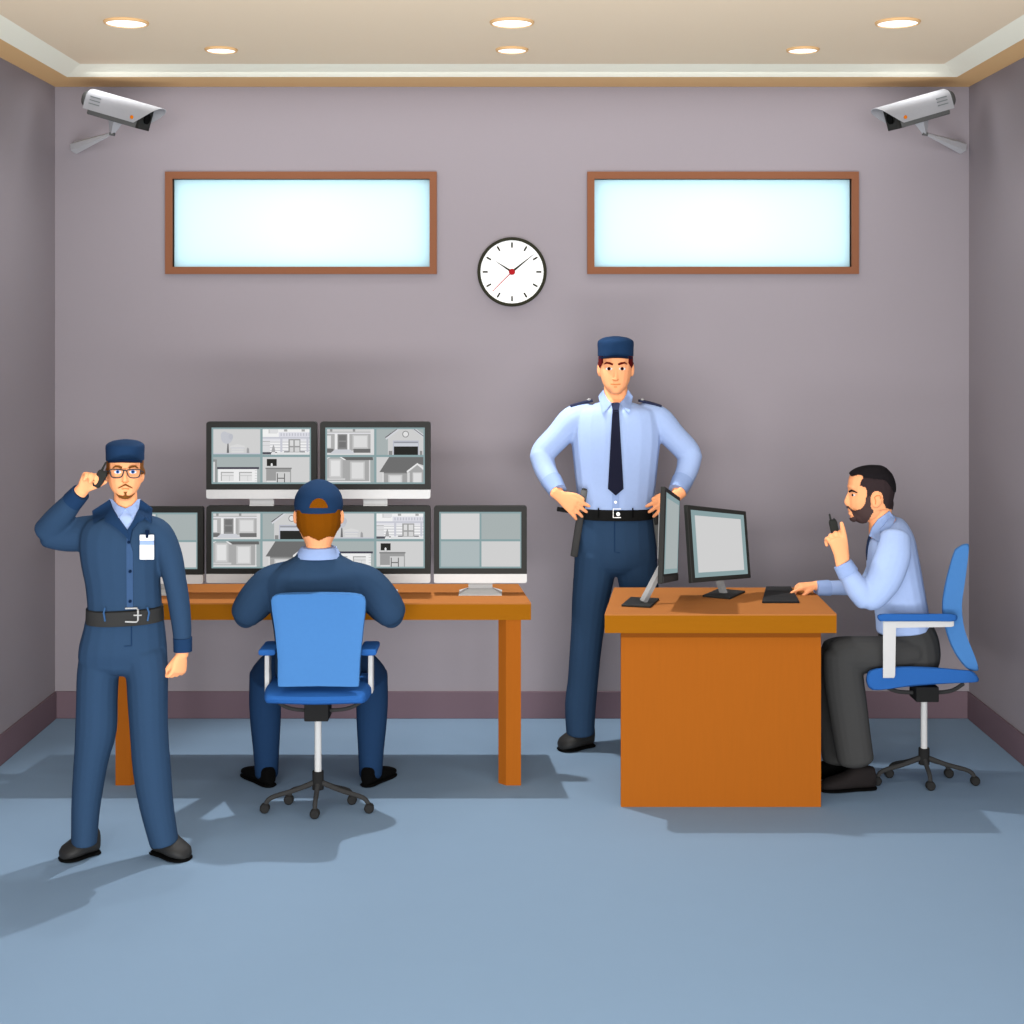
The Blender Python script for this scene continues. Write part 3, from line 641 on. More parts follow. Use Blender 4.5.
# ------------------------------------------------------------ people: tools
def hand(mb, W, D_, N, thumb, L=0.17, curls=((15, 20, 15),)*4, spread=6, thumb_ang=(40, 25, 10), r=1.0, palm=1.0, tl=1.0):
    """palm and five separate fingers; N = back of the hand, fingers bend away from it"""
    D_ = Vector(D_).normalized(); N = Vector(N); N = (N-D_*N.dot(D_)).normalized(); S_ = Vector(thumb); S_ = (S_-D_*S_.dot(D_)-N*S_.dot(N)).normalized()
    W = Vector(W); k = L/0.18
    def p(x, y, z): return W+S_*x*k+D_*y*k+N*z*k
    mb.tube([(p(0, -0.03, 0), 0.026*k, 0.021*k), (p(0, 0.0, 0), 0.027*k, 0.019*k), (p(0.002, 0.035, 0), 0.036*k*palm, 0.017*k), (p(0, 0.075, 0), 0.041*k*palm, 0.014*k), (p(0, 0.088, 0), 0.039*k*palm, 0.012*k)], hint=tuple(N), n=16, e=2.4)
    for i, (x, ln) in enumerate(((0.031, 0.072), (0.0105, 0.080), (-0.0105, 0.075), (-0.031, 0.060))):
        cu_ = curls[i]; a = 0; q = p(x*palm, 0.078, 0.0); sp = math.radians(spread)*(x/0.03)
        pts = [(q, 0.0098*k*r, 0.0098*k*r)]
        for sgm, ca in zip((0.45, 0.30, 0.25), cu_):
            a += math.radians(ca); d = (D_*math.cos(a)-N*math.sin(a)); d = (d+S_*math.sin(sp)).normalized()
            q = q+d*ln*k*sgm; rr = (0.0092 if sgm > 0.4 else 0.0085 if sgm > 0.27 else 0.0072)*k*r; pts.append((q, rr, rr))
        mb.tube(pts, hint=tuple(S_), n=10, sub=3, capk=1.0)
    # thumb leaves the side of the palm near its base
    q = p(0.020, 0.018, -0.004); a = math.radians(thumb_ang[0]); pts = [(q, 0.013*k, 0.012*k)]
    for sgm, (ln, rr) in enumerate(((0.040, 0.0120), (0.028, 0.0105), (0.024, 0.0082))):
        if sgm: a -= math.radians(thumb_ang[1])*0.6
        d = (S_*math.sin(a)+D_*math.cos(a)-N*math.sin(math.radians(thumb_ang[2])*(1+sgm))).normalized()
        q = q+d*ln*k*tl; pts.append((q, rr*k*r, rr*k*r))
    mb.tube(pts, hint=tuple(N), n=10, sub=3, capk=1.0)
def shoe(parent, heel, toe, w_=0.045, h_=0.085, mat=blk, label=None, solem=None):
    """heel, toe on the floor plane"""
    a = Vector((heel[0], heel[1], 0)); b_ = Vector((toe[0], toe[1], 0)); d = b_-a; L = d.length; d.normalize(); s_ = Vector((-d.y, d.x, 0))
    def lay(st, z0, z1f, name, m, par):
        R = []
        for t, ww, hh in st:
            c = a+d*L*t; ring = []
            for i in range(20):
                th = 2*PI*i/20; x = math.cos(th); z = math.sin(th)
                ring.append(c+s_*(w_*ww*math.copysign(abs(x)**0.75, x))+Vector((0, 0, z0+(z1f*hh)*(0.5+0.5*math.copysign(abs(z)**0.8, z)))))
            R.append(ring)
        return MB().rings(R).build(name, m, par, label=label if par is parent else None)
    up = [(0.0, 0.35, 0.75), (0.03, 0.62, 0.98), (0.12, 0.80, 1.06), (0.3, 0.84, 1.08), (0.42, 0.88, 0.98), (0.55, 0.96, 0.74), (0.7, 1.0, 0.60), (0.85, 0.92, 0.48), (0.95, 0.66, 0.36), (0.995, 0.30, 0.22)]
    o = lay(up, 0.010, h_-0.01, 'shoe', mat, parent)
    so = [(-0.01, 0.4, 1), (0.03, 0.72, 1), (0.12, 0.86, 1), (0.4, 0.86, 1), (0.7, 1.04, 1), (0.88, 0.94, 1), (0.97, 0.68, 1), (1.01, 0.30, 1)]
    lay(so, 0.0, 0.013, 'sole', solem or blk2, o); return o
def T3(x, y, Y, ra_px, rb): return (P(x, y, Y), ra_px*Y/F, rb)
def thin(st, k=0.8): return [(p, a*k, b*k) for p, a, b in st]

# ============================================================ guard on his radio, at the left
ray = lambda x: Vector(((x-CX)/F, 1, 0)).normalized()
DN = (0, 0, -1); UP = (0, 0, 1)
HINT[0] = ray(125)
Yg = 5.72; g = lambda x, y, r, rb, dy=0: T3(x, y, Yg+dy, r, rb)
root = empty('person', ((125-512)*Yg/F, Yg, 0), 'standing guard in navy coverall, cap and glasses holding a radio to his ear', 'person')
torso = [g(125, 616, 36.5, .10), g(124.5, 600, 36.3, .105), g(123, 580, 36.8, .115), g(121.5, 560, 39.5, .12), g(122, 542, 42, .118), g(123.5, 530, 40, .105), g(125, 520, 31, .085), g(125.3, 514, 22, .07)]
armL = [g(146, 524, 10, .045), g(159, 533, 13.2, .055), g(169, 555, 13, .055), g(174.8, 580, 11.4, .052), g(178.7, 602, 10.8, .048), g(181.5, 625, 9.8, .042), g(182.3, 640, 8.8, .038)]
armR1 = [g(104, 526, 13, .055), g(86, 533, 17.5, .06), g(66, 535.5, 16, .058), g(48.5, 533, 14.7, .052, -.02)]
armR2 = [g(47.8, 532, 14.7, .052, -.02), g(57, 520, 13.6, .05, -.04), g(68, 507, 11.5, .045, -.06), g(75, 499, 9.8, .04, -.07)]
hips = [g(125, 612, 37, .10), g(124.5, 630, 40, .11), g(123.3, 648, 43, .112), g(122.3, 660, 43, .098)]
legA = [g(101, 655, 21, .10), g(98, 675, 20.6, .10), g(97, 700, 20.2, .095), g(96, 730, 20.3, .088), g(91.5, 758, 17.2, .08), g(87.5, 790, 15.2, .072), g(85.3, 815, 13.8, .068), g(84.2, 843, 12.7, .068)]
legB = [g(144, 655, 23, .10), g(147, 675, 20.8, .10), g(147.8, 700, 19.8, .095), g(149, 730, 18.8, .088), g(152, 770, 18.6, .08), g(156.5, 805, 16.8, .074), g(164.3, 843, 14.3, .072)]
head = [g(125, 451, 14, .080), g(125, 460, 17.2, .100), g(125, 472, 16.8, .100), g(125, 480, 16.3, .097, -.003), g(125, 487, 14.2, .088, -.010), g(125, 493, 10.3, .072, -.024), g(125, 497.5, 5.5, .05, -.042)]
neck = [g(125.5, 484, 11, .058, .02), g(125.5, 500, 11.6, .058, .015), g(125.5, 515, 13, .06, .01)]
b = MB(); b.tube(head, e=2.3, capk=0.5, fix=DN); b.tube(neck)
b.ell(P(125, 480.2, Yg-.100), (.010, .012, .009)); b.tube([g(125, 470, 1.4, .007, -.094), g(125, 479, 2.2, .010, -.101)], n=10)
for s_ in (-1, 1): b.ell(P(125+s_*17.2, 475, Yg+.01), (.008, .02, .028))
for st in (torso, hips): b.tube(thin(st, .85), e=2.4)
for st in (armL, armR1, armR2, legA[:-1], legB[:-1]): b.tube(thin(st, .72))
b.tube([g(182.4, 630, 6, .024), g(182, 655, 6.6, .024)]); b.tube([g(72, 502, 6.5, .026, -.07), g(82, 490, 7, .024, -.085)])
hand(b, P(181.8, 653, Yg-.005), (-.16, -.1, -1), (.80, -.55, .0), (-.6, -.9, -.1), L=.150, palm=1.12, curls=((30, 55, 35), (34, 60, 40), (38, 62, 40), (42, 62, 40)), thumb_ang=(22, 20, 20), r=1.1)
hand(b, P(81.8, 491, Yg-.085), (.52, -.12, .84), (-.45, .72, .40), (1, .3, -.5), L=.150, curls=((38, 70, 50), (44, 74, 52), (50, 76, 52), (56, 78, 52)), thumb_ang=(34, 14, 14), r=1.15)
body = b.fuse('body', skin, root, 0.0042, 3)
b = MB(); b.tube(torso, e=2.4, capk=.15); b.tube(armL); b.tube(armR1); b.tube(armR2); jacket = b.fuse('jacket', navy, root, 0.006, 4)
b = MB(); b.tube(hips, e=2.4); b.tube(legA, capb=False); b.tube(legB, capb=False); trousers = b.fuse('trousers', navy, root, 0.006, 3)
tb = bvh(jacket); tf = bvh(body); tp = bvh(trousers, jacket); tall = bvh(body, jacket)
def band(mb, st, n=28, e=2.4): return mb.tube(st, n=n, e=e, sub=3, capk=0.05)
o = band(MB(), [g(182.6, 637.5, 9.5, .043), g(182.8, 651, 9.2, .04)]).build('cuff', dnavy, root, label='dark navy cuff')
o = band(MB(), [g(72.5, 501.5, 10.6, .045, -.066), g(80.5, 492.8, 9.6, .041, -.078)]).build('cuff', dnavy, root, label='dark navy cuff')
b = MB(); patch(b, [(109.5, 500), (112.5, 502), (118.5, 506), (125.3, 509), (131.5, 506), (137.5, 502), (140, 500.5), (139, 508), (134.5, 518), (127.2, 531), (118, 519), (111, 508)], tall, .004, .008); b.build('shirt_front', sky, root)
b = MB()
patch(b, [(108.8, 499), (112, 499.5), (118, 505.5), (125.3, 508.6), (118.2, 518.5), (112, 510)], tall, .010, .008)
patch(b, [(140.2, 499), (137.5, 499.5), (132, 505.5), (125.3, 508.6), (133.5, 518.5), (138.5, 509)], tall, .010, .008); b.tube([g(112.3, 503, 1.6, .005, .03), g(114, 502, 2, .005, .06), g(125.5, 501, 2.4, .005, .085), g(137, 502, 2, .005, .06), g(138.6, 503, 1.6, .005, .03)], hint=(0, 1, 0), n=8)
b.build('shirt_collar', sky2, root)
b = MB()
patch(b, [(109, 499.8), (92, 510.8), (93.5, 523.6), (104.7, 517), (104.4, 521.8), (110, 524), (118, 529.5), (125, 536), (129.6, 541.5), (128, 534), (126.8, 530.5), (118, 518), (112, 508)], tall, .013, .012)
patch(b, [(140.2, 499.8), (151.8, 508.3), (151.2, 523.2), (145.4, 516.6), (145, 519), (137.5, 523), (132, 530), (129.6, 541.5), (126.8, 530.5), (134.5, 518), (138.8, 508)], tall, .014, .012)
b.build('lapels', dnavy, root, label='dark navy lapels')
b = MB(); patch(b, [(126.5, 537), (129.8, 542), (132.8, 552), (133, 608), (126.6, 608), (126.3, 552)], tb, .003, .006); o = b.build('button_placket', placket, root)
for x, y in ((128.6, 542.3), (129.9, 571.6), (129.9, 601.5)):
    b = MB(); patch(b, ellp(x, y, 1.5, 1.5, 10), tb, .010, .006); b.build('button', bnavy, o)
# belt
o = band(MB(), [g(125.0, 620.5, 38.2, .120), g(124.8, 606.8, 37.6, .120)], n=40).build('belt', beltm, root)
bt = bvh(o, jacket)
b = MB()
for st in ([(125, 608.6), (136.5, 608.3), (137.8, 610), (137.8, 620.5), (136.3, 622.2), (125, 621.8)],): patch(b, stroke(st, 1.4), bt, .010, .008, L=2)
patch(b, stroke([(133.5, 615.4), (141.4, 615.4)], 1.2), bt, .012, .008, L=2); b.build('buckle', silver, o)
for pts in ([(105, 608), (103.6, 613), (105, 621.5)], [(147.2, 607.5), (149, 613), (147.5, 621)]):
    b = MB(); patch(b, stroke(pts, 1.6), bt, .007, .006); b.build('belt_loop', M('loop_blue', (60, 96, 140)), o)
b = MB(); patch(b, stroke([(131.4, 623), (131.4, 646), (124, 646.4)], 0.9), tp, .003, .004); b.build('fly_seam', dnavy, root)
shoe(root, (P(94, 0, Yg).x, Yg+.05), (P(66, 0, Yg).x, Yg-.06), w_=.050, h_=.100)
shoe(root, (P(152, 0, Yg).x, Yg+.05), (P(190, 0, Yg).x, Yg-.055), w_=.050, h_=.100)
# cap
def peaked_cap(cx, Y, yb, yt, hw, parent, dep=.108, k=1.0):
    G = lambda y, r, d, dy=0: T3(cx, y, Y+dy, r, d)
    h = yb-yt
    o = MB().tube([G(yb-1.2, hw, dep), G(yb-h*.35, hw, dep), G(yt+h*.30, hw+.2, dep), G(yt+h*.17, hw*.90, dep*.92), G(yt+h*.06, hw*.62, dep*.66), G(yt, hw*.2, dep*.25)], n=32, e=2.2, capk=0.05, sub=3, fix=UP).build('cap', dnavy, parent)
    b = MB(); top = []; z0 = P(cx, yb-0.6, Y-dep).z-.006
    for i in range(17):
        t = PI+PI*i/16; x, y = math.cos(t), math.sin(t)
        q = P(cx+x*hw*.93, 0, Y-dep*0.60+y*(dep*0.40+.030*k)); q.z = z0+.012*(1-x*x); top.append(q)
    for x in (.5, -.5):
        q = P(cx+x*hw, 0, Y-dep*.5); q.z = z0+.012; top.append(q)
    b.hexa(top, (0, 0, -.007)); b.build('cap_peak', bnavy, o, label='near-black short peak'); return o
peaked_cap(125.1, Yg, 460.8, 439.6, 18.8, root)
shell(body, 'hair', lbrown, root, lambda p: abs(proj(p)[0]-125.5) < 20.5 and (lambda q: 452 < q[1] < 474-(0 if abs(q[0]-125) > 15.2 else 99) and p.y < Yg+.05 or (444 < q[1] < 482 and p.y > Yg+.045 and p.z > P(0, 484, Yg).z))(proj(p)) and p.z > P(0, 486, Yg).z, .0035, .005)
def eye(parent, x, y, tree, a, bb, iris_m, ir, look=0):
    o = patch(MB(), ellp(x, y, a, bb, 16), tree, .0035, .004, L=1).build('eye', eyew, parent)
    patch(MB(), ellp(x+look, y-.1, ir, ir, 14), tree, .0055, .004, L=1).build('iris', iris_m, o)
    patch(MB(), ellp(x+look, y-.1, ir*.5, ir*.5, 12), tree, .0072, .004, L=1).build('pupil', pupil, o)
for x in (117.6, 132.8): eye(root, x, 472, tf, 3.6, 1.75, irisb, 1.75)
for s_ in (-1, 1):
    b = MB(); patch(b, stroke([(125.2+s_*3.6, 468.0), (125.2+s_*6.5, 466.7), (125.2+s_*10, 466.4), (125.2+s_*12.9, 468.3)], [2.1, 2.1, 1.8, .8]), tf, .007, .004, L=1); b.build('eyebrow', lbrown, root)
b = MB(); patch(b, stroke([(118, 488.3), (121, 486.8), (125.2, 484.6), (129.5, 486.8), (132.4, 488.3)], [.6, 1.2, 1.9, 1.2, .6]), tf, .005, .004, L=1); b.build('moustache', lbrown, root)
b = MB(); patch(b, stroke([(121.5, 481.2), (123.4, 482.6), (125.2, 482.2), (127, 482.6), (128.8, 481.2)], .7), tf, .003, .003, L=1); b.build('nostrils', skind, root)
b = MB(); patch(b, stroke([(121.6, 489.2), (125.2, 488.6), (128.8, 489.2)], 1.0), tf, .004, .004, L=1); b.build('lips', skind, root)
b = MB(); patch(b, [(115.2, 493), (118.5, 495.2), (122, 496), (124.3, 495.4), (124.5, 493.6), (123.4, 492), (127, 492), (126, 493.6), (126.2, 495.4), (128.5, 496), (131.5, 495.2), (135, 493), (131.5, 497.2), (128, 499), (125.2, 499.4), (122.4, 499), (118.6, 497.2)], tf, .005, .006, L=1); b.build('goatee', lbrown, root)
# glasses: two rims, bridge, temples
gl = M('spectacle_grey', (66, 72, 80))
gy = min(hit(tf, 117, 474), hit(tf, 125, 470), hit(tf, 133, 474))-.010
b = MB()
for s_ in (-1, 1):
    c = [(125.2+s_*x, y) for x, y in ((1.6, 471), (2.4, 470), (8, 469.3), (14.6, 469.6), (15.2, 471), (14.4, 475.5), (12, 477.6), (6, 477.7), (3, 475.8), (1.6, 471))]
    b.tube([(P(x, y, gy+.0006*abs(x-125)**1.25), .0021, .0021) for x, y in c], n=8, sub=2)
    b.tube([(P(125.2+s_*15.2, 471, gy+.018), .0021, .0021), (P(125.2+s_*17.8, 471.5, gy+.05), .002, .002), (P(125.2+s_*18.3, 473, Yg+.01), .002, .002)], n=8, sub=2)
b.tube([(P(123.6, 470.8, gy), .0024, .0024), (P(125.2, 470.4, gy-.001), .0024, .0024), (P(126.8, 470.8, gy), .0024, .0024)], n=8, sub=2)
b.build('glasses', gl, root, label='thin dark-rimmed glasses')
# badge on the chest
bp = P(146.8, 547, hit(tb, 146.8, 547)-.012)
bd = empty('name_badge', bp, 'white name badge with pale blue stripe clipped to the left guard\'s chest', 'badge')
yb_ = min(hit(tb, x, y) for x in (140.5, 153.5) for y in (536, 559))-.004
yb_ = hit(tb, 147, 547)-.008
hx = lambda x0, y0, x1, y1, Y, t: MB().hexa([P(x0, y0, Y), P(x1, y0, Y), P(x1, y1, Y), P(x0, y1, Y)], (0, t, 0))
b = MB(); patch(b, [(139.8, 535), (153.8, 535), (153.8, 559.4), (139.8, 559.4)], tb, .012, .004); b.build('card', wht, bd)
b = MB(); patch(b, [(139.8, 540.6), (153.8, 540.6), (153.8, 545), (139.8, 545)], tb, .0132, .003); b.build('stripe', sky2, bd)
b = MB(); patch(b, [(145.1, 530.3), (148.6, 530.3), (148.2, 538), (145.6, 538)], tb, .015, .010); b.build('clip', bnavy, bd)
# radio in the raised hand
def radio(p0, ax, side_, Ln, w_, t_, label, ant, kx=1):
    """p0 bottom centre, ax up the body"""
    ax = Vector(ax).normalized(); sd = Vector(side_); sd = (sd-ax*sd.dot(ax)).normalized(); th = ax.cross(sd)
    r = empty('two_way_radio', p0, label, 'radio'); p0 = Vector(p0)
    R = []
    for t, kw, kt in ((0, .55, .7), (.08, .75, .9), (.4, .95, 1), (.85, 1, 1), (.97, .85, .9), (1.0, .7, .8)):
        c = p0+ax*Ln*t; R.append([c+sd*(w_*kw*.5*sx)+th*(t_*kt*.5*sy) for sx, sy in ((-1, -.7), (-.7, -1), (.7, -1), (1, -.7), (1, .7), (.7, 1), (-.7, 1), (-1, .7))])
    MB().rings(R).build('case', M('radio_black', (52, 54, 52)), r)
    a0 = p0+ax*Ln*.97-sd*w_*.22
    MB().tube([(a0, .0045, .0045), (a0+ax*ant, .0035, .0035)], n=10, sub=1).build('antenna', M('radio_black', (52, 54, 52)), r)
    MB().cyl(p0+ax*Ln*.97+sd*w_*.2, p0+ax*(Ln+.006)+sd*w_*.2, .004).build('knob', blk, r); return r
radio(P(95.6, 487, Yg-.112), P(103.6, 471.5, Yg-.105)-P(95.6, 487, Yg-.112), (1, 0, .3), .066, .036, .022, 'small black two-way radio held at the left guard\'s ear', .034)

# ============================================================ guard with the tie, behind the short desk
Yh = 7.22; HINT[0] = ray(615.7); g = lambda x, y, r, rb, dy=0: T3(x, y, Yh+dy, r, rb)
mx = lambda st: [(Vector((2*(615.7-512)*Yh/F-p.x, p.y, p.z)), a, c) for p, a, c in st]
root = empty('person', ((615.7-512)*Yh/F, Yh, 0), 'standing guard in light blue shirt, dark tie and cap, hands on hips', 'person')
torso = [g(615.7, 514, 37, .12), g(615.7, 500, 38, .125), g(615.7, 480, 40.5, .13), g(615.7, 460, 42.5, .14), g(615.7, 440, 44.5, .145), g(615.7, 424, 44, .14), g(615.7, 411, 40, .125), g(615.7, 406, 29, .10), g(615.7, 403.0, 18, .080)]
up = [g(589, 413.5, 12, .07), g(573.5, 420.5, 14.8, .078), g(559, 435.5, 13.2, .072), g(546, 449, 12.8, .068), g(541.8, 456, 12.2, .063, -.01)]
fo = [g(541.6, 455, 12.3, .063, -.01), g(545.2, 469, 11.2, .058, -.04), g(551.8, 482, 10, .050, -.085), g(557.5, 491, 8.4, .042, -.125)]
hips = [g(615.7, 512, 37, .12), g(615.7, 525, 39, .13), g(615.7, 545, 41, .135), g(615.7, 560, 41.5, .13)]
legA = [g(596, 555, 21.5, .12), g(594, 575, 20.5, .12), g(590.5, 600, 18.6, .115), g(588, 625, 16.8, .105), g(585.5, 650, 15.8, .098), g(583, 680, 15.3, .09), g(580.5, 705, 15.6, .088), g(580.2, 733.5, 14.0, .088)]
legB = [g(635.5, 555, 21.5, .12), g(637.5, 575, 20.5, .12), g(641, 600, 18.2, .115), g(645, 625, 16.8, .105), g(648, 650, 15.8, .098), g(650, 680, 15.3, .09), g(651, 705, 15.6, .088), g(651.5, 733.5, 14.0, .088)]
head = [g(615.7, 348, 13, .095), g(615.7, 356, 16.4, .120), g(615.7, 366, 16.2, .120), g(615.7, 374, 15.2, .116, -.004), g(615.7, 381, 13.8, .106, -.010), g(615.7, 387, 10.8, .088, -.026), g(615.7, 391.5, 6, .06, -.048)]
neck = [g(615.7, 378, 11.5, .07, .025), g(615.7, 393, 11.9, .07, .015), g(615.7, 408, 13, .072, .01)]
b = MB(); b.tube(head, e=2.3, capk=0.5, fix=DN); b.tube(neck)
b.ell(P(615.7, 378.8, Yh-.118), (.012, .014, .010)); b.tube([g(615.7, 367, 1.3, .008, -.114), g(615.7, 377.5, 2.0, .011, -.120)], n=10)
for s_ in (-1, 1): b.ell(P(615.7+s_*16.4, 369.5, Yh+.01), (.011, .024, .034))
for st in (torso, hips): b.tube(thin(st, .85), e=2.4)
for st in (up, fo, mx(up), mx(fo), legA[:-1], legB[:-1]): b.tube(thin(st, .72))
hk = dict(L=.180, curls=((4, 10, 6), (8, 12, 10), (10, 14, 10), (14, 16, 12)), thumb_ang=(30, 20, -2), spread=9, r=1.08)
wl = P(559, 495.5, Yh-.165); wr = Vector((2*(615.7-512)*Yh/F-wl.x, wl.y, wl.z))
b.tube([fo[-1][:1]+(.026, .024), (wl, .026, .023)], sub=1); b.tube([mx(fo)[-1][:1]+(.026, .024), (wr, .026, .023)], sub=1)
hand(b, wl, (.82, -.02, -.57), (.15, -.97, .20), (.5, -.1, .8), **hk)
hand(b, wr, (-.82, -.02, -.57), (-.15, -.97, .20), (-.5, -.1, .8), **hk)
body = b.fuse('body', skin, root, 0.0045, 3)
b = MB(); b.tube(torso, e=2.4, capk=.12); b.tube(up); b.tube(fo, capb=False); b.tube(mx(up)); b.tube(mx(fo), capb=False); shirt = b.fuse('shirt', sky, root, 0.006, 4)
b = MB(); b.tube(hips, e=2.4); b.tube(legA, capb=False); b.tube(legB, capb=False); trousers = b.fuse('trousers', navy, root, 0.006, 3)
tb = bvh(shirt); tf = bvh(body); tall = bvh(body, shirt); tp = bvh(trousers)
for st in ([g(551.2, 480.5, 10.6, .055, -.080), g(557.8, 491.5, 9.0, .046, -.127)],):
    for q in (st, mx(st)): band(MB(), q).build('cuff', sky2, root, label='slightly darker blue cuff')
b = MB()
for s_ in (-1, 1):
    X_ = lambda x: 615.7+s_*(615.7-x)
    patch(b, [(X_(603.5), 389.5), (X_(598.5), 396.5), (X_(602.4), 414.8), (X_(606), 410), (X_(611.8), 403.2), (X_(607.5), 399), (X_(604.8), 394)], tall, .010, .010, L=2)
b.tube([g(604, 396, 1.6, .006, .04), g(605.5, 395, 2.0, .006, .07), g(615.7, 394, 2.4, .006, .10), g(625.9, 395, 2.0, .006, .07), g(627.4, 396, 1.6, .006, .04)], hint=(0, 1, 0), n=8)
b.build('shirt_collar', sky2, root)
b = MB(); patch(b, [(612.2, 494), (619.2, 494), (619.2, 511), (612.2, 511)], tb, .004, .005); o = b.build('button_placket', sky2, root)
b = MB(); patch(b, ellp(615.6, 502.2, 1.4, 1.4), tb, .009, .005); b.build('button', wht, o)
b = MB(); patch(b, [(612.6, 410), (618.9, 410), (623.6, 489), (615.8, 495.6), (608, 489)], tb, .013, .009); o = b.build('tie', tiem, root)
b = MB(); patch(b, [(611.6, 403.6), (613, 402.6), (618.5, 402.6), (619.9, 403.6), (618.7, 411.5), (612.9, 411.5)], tall, .020, .014, L=2); b.build('tie_knot', tiek, o)
for s_ in (-1, 1):
    X_ = lambda x: 615.7+s_*(615.7-x)
    a0 = Vector(P(X_(592.5), 400.6, Yh)); a1 = Vector(P(X_(570.5), 406.2, Yh))
    am = P(X_(583), 402.6, Yh)
    b = MB(); b.tube([(a0, .006, .03), (am, .007, .034), (a1, .007, .034)], n=12, e=4, capk=.3); o = b.build('epaulette', tiek, root)
    MB().ell(P(X_(589), 399.6, Yh-.02), (.009, .009, .006)).build('epaulette_button', silver, o)
o = band(MB(), [g(615.7, 517.3, 38.6, .142), g(615.7, 507.8, 38.2, .142)], n=40).build('belt', beltk, root)
bt = bvh(o, shirt)
b = MB(); patch(b, stroke([(621, 509), (613.2, 509), (613.2, 517.6), (621, 517.6)], .8), bt, .006, .005, L=2); patch(b, ellp(618.2, 514.2, 1.9, 1.9), bt, .008, .006, L=2); b.build('buckle', wht, o)
for x in (598.5, 632.8): b = MB(); patch(b, stroke([(x, 508), (x, 517.6)], 1.4), bt, .006, .006); b.build('belt_loop', blk2, o)
b = MB(); patch(b, stroke([(614.6, 519), (614.6, 552), (620, 552.8)], .9), tp, .003, .004); b.build('fly_seam', dnavy, root)
shoe(root, (P(592, 0, Yh).x, Yh+.04), (P(560, 0, Yh).x, Yh-.07), w_=.056, h_=.120)
shoe(root, (P(640, 0, Yh).x, Yh+.04), (P(668, 0, Yh).x, Yh-.07), w_=.056, h_=.120)
peaked_cap(615.6, Yh, 357, 336.2, 17.9, root, dep=.128, k=.8)
shell(body, 'hair', redh, root, lambda p: (lambda q: (350 < q[1] < 367.5-(abs(abs(q[0]-615.7)-15.5))*1.6 and abs(q[0]-615.7) > 12.6 and p.y < Yh+.05) or (340 < q[1] < 376 and p.y > Yh+.045))(proj(p)) and abs(proj(p)[0]-615.7) < 17.2, .004, .005)
for x in (609, 622.2): eye(root, x, 368.8, tf, 3.3, 1.5, irisk, 1.7)
for s_ in (-1, 1):
    b = MB(); patch(b, stroke([(615.6+s_*2.6, 364.6), (615.6+s_*6, 363.3), (615.6+s_*9, 362.8), (615.6+s_*11.7, 364.2)], [1.8, 2.1, 1.8, .8]), tf, .008, .004, L=1); b.build('eyebrow', redh, root)
b = MB(); patch(b, stroke([(612.6, 379.4), (614, 380.7), (615.6, 380.9), (617.2, 380.7), (618.6, 379.4)], .8), tf, .003, .003, L=1); b.build('nostrils', skind, root)
b = MB(); patch(b, stroke([(610.6, 384.2), (615.6, 384.6), (620.6, 384.2)], 1.1), tf, .004, .004, L=1); patch(b, stroke([(614, 387), (617, 387)], .8), tf, .004, .004, L=1); b.build('lips', skind, root)
# side-handle baton on his belt
bt0 = P(584.5, 489, Yh-.125); bt1 = P(574, 556, Yh-.125)
r = empty('baton', (bt0+bt1)/2, 'dark side-handle baton hanging at the right hip of the guard with the tie', 'baton')
dd = (bt1-bt0)
MB().tube([(bt0+dd*.38, .018, .013), (bt1, .017, .013)], n=16, sub=1, capk=.3, e=3).build('shaft', dgrey, r)
MB().tube([(bt0+dd*.02, .016, .013), (bt0+dd*.38, .015, .012)], n=16, sub=1, capk=.3, e=3).build('grip', M('grip_grey', (110, 112, 112)), r)
MB().tube([(bt0-dd*.0, .013, .012), (bt0+dd*.05, .013, .012)], n=16, sub=1, capk=.3, e=3).build('end_cap', dark, r)
MB().tube([(P(557.5, 509, Yh-.135), .011, .011), (P(584, 513.5, Yh-.13), .010, .010)], n=16, sub=1, capk=.3).build('side_handle', M('near_black', (34, 34, 34)), r)
r = empty('holster', P(657, 525, Yh-.10), 'grey holster at the left hip of the guard with the tie, behind the edge-on monitor', 'holster')
MB().tube([(P(656.5, 510, Yh-.09), .020, .018), (P(658, 528, Yh-.09), .019, .018), (P(660, 552, Yh-.085), .012, .013)], n=16, e=3).build('pouch', M('grip_grey', (110, 112, 112)), r)
MB().tube([(P(655.0, 509, Yh-.112), .012, .006), (P(656.5, 524, Yh-.114), .010, .006)], n=12, e=3, sub=1).build('flap', dark, r)

# ============================================================ operator with his back to us
Yo = 6.36; HINT[0] = ray(318); g = lambda x, y, r, rb, dy=0: T3(x, y, Yo+dy, r, rb)
XM = 318.6
mx = lambda st: [(Vector((2*(XM-512)*p.y/F-p.x, p.y, p.z)), a, c) for p, a, c in st]
root = empty('person', ((XM-512)*Yo/F, Yo, 0), 'operator in navy pullover and backwards-facing view, seated at the long desk', 'person')
root['label'] = 'operator in navy pullover and baseball cap, seated at the long desk with back turned'
torso = [g(XM, 684, 42, .115), g(XM, 665, 43, .115), g(XM, 640, 43.5, .12), g(XM, 615, 47, .12), g(XM, 597, 50, .12), g(XM, 582, 52, .115), g(XM, 571, 47, .105), g(XM, 563, 36, .09), g(XM, 556, 23, .075)]
up = [g(290, 574, 14, .065), g(272, 583, 18, .07), g(259, 596, 18.5, .07), g(249, 609, 17, .065, .01), g(245.5, 614, 15.5, .06, .02)]
fo = [g(245, 613.5, 15, .058, .02), g(256, 609, 13, .05, .10), g(270, 599, 10.5, .043, .22), g(283, 590.5, 9, .036, .33)]
th = [g(300, 664, 18, .075, -.02), (P(288, 660, 6.46), .074, .074), (P(274, 668, 6.62), .074, .074), (P(266.5, 675, 6.73), .072, .074)]
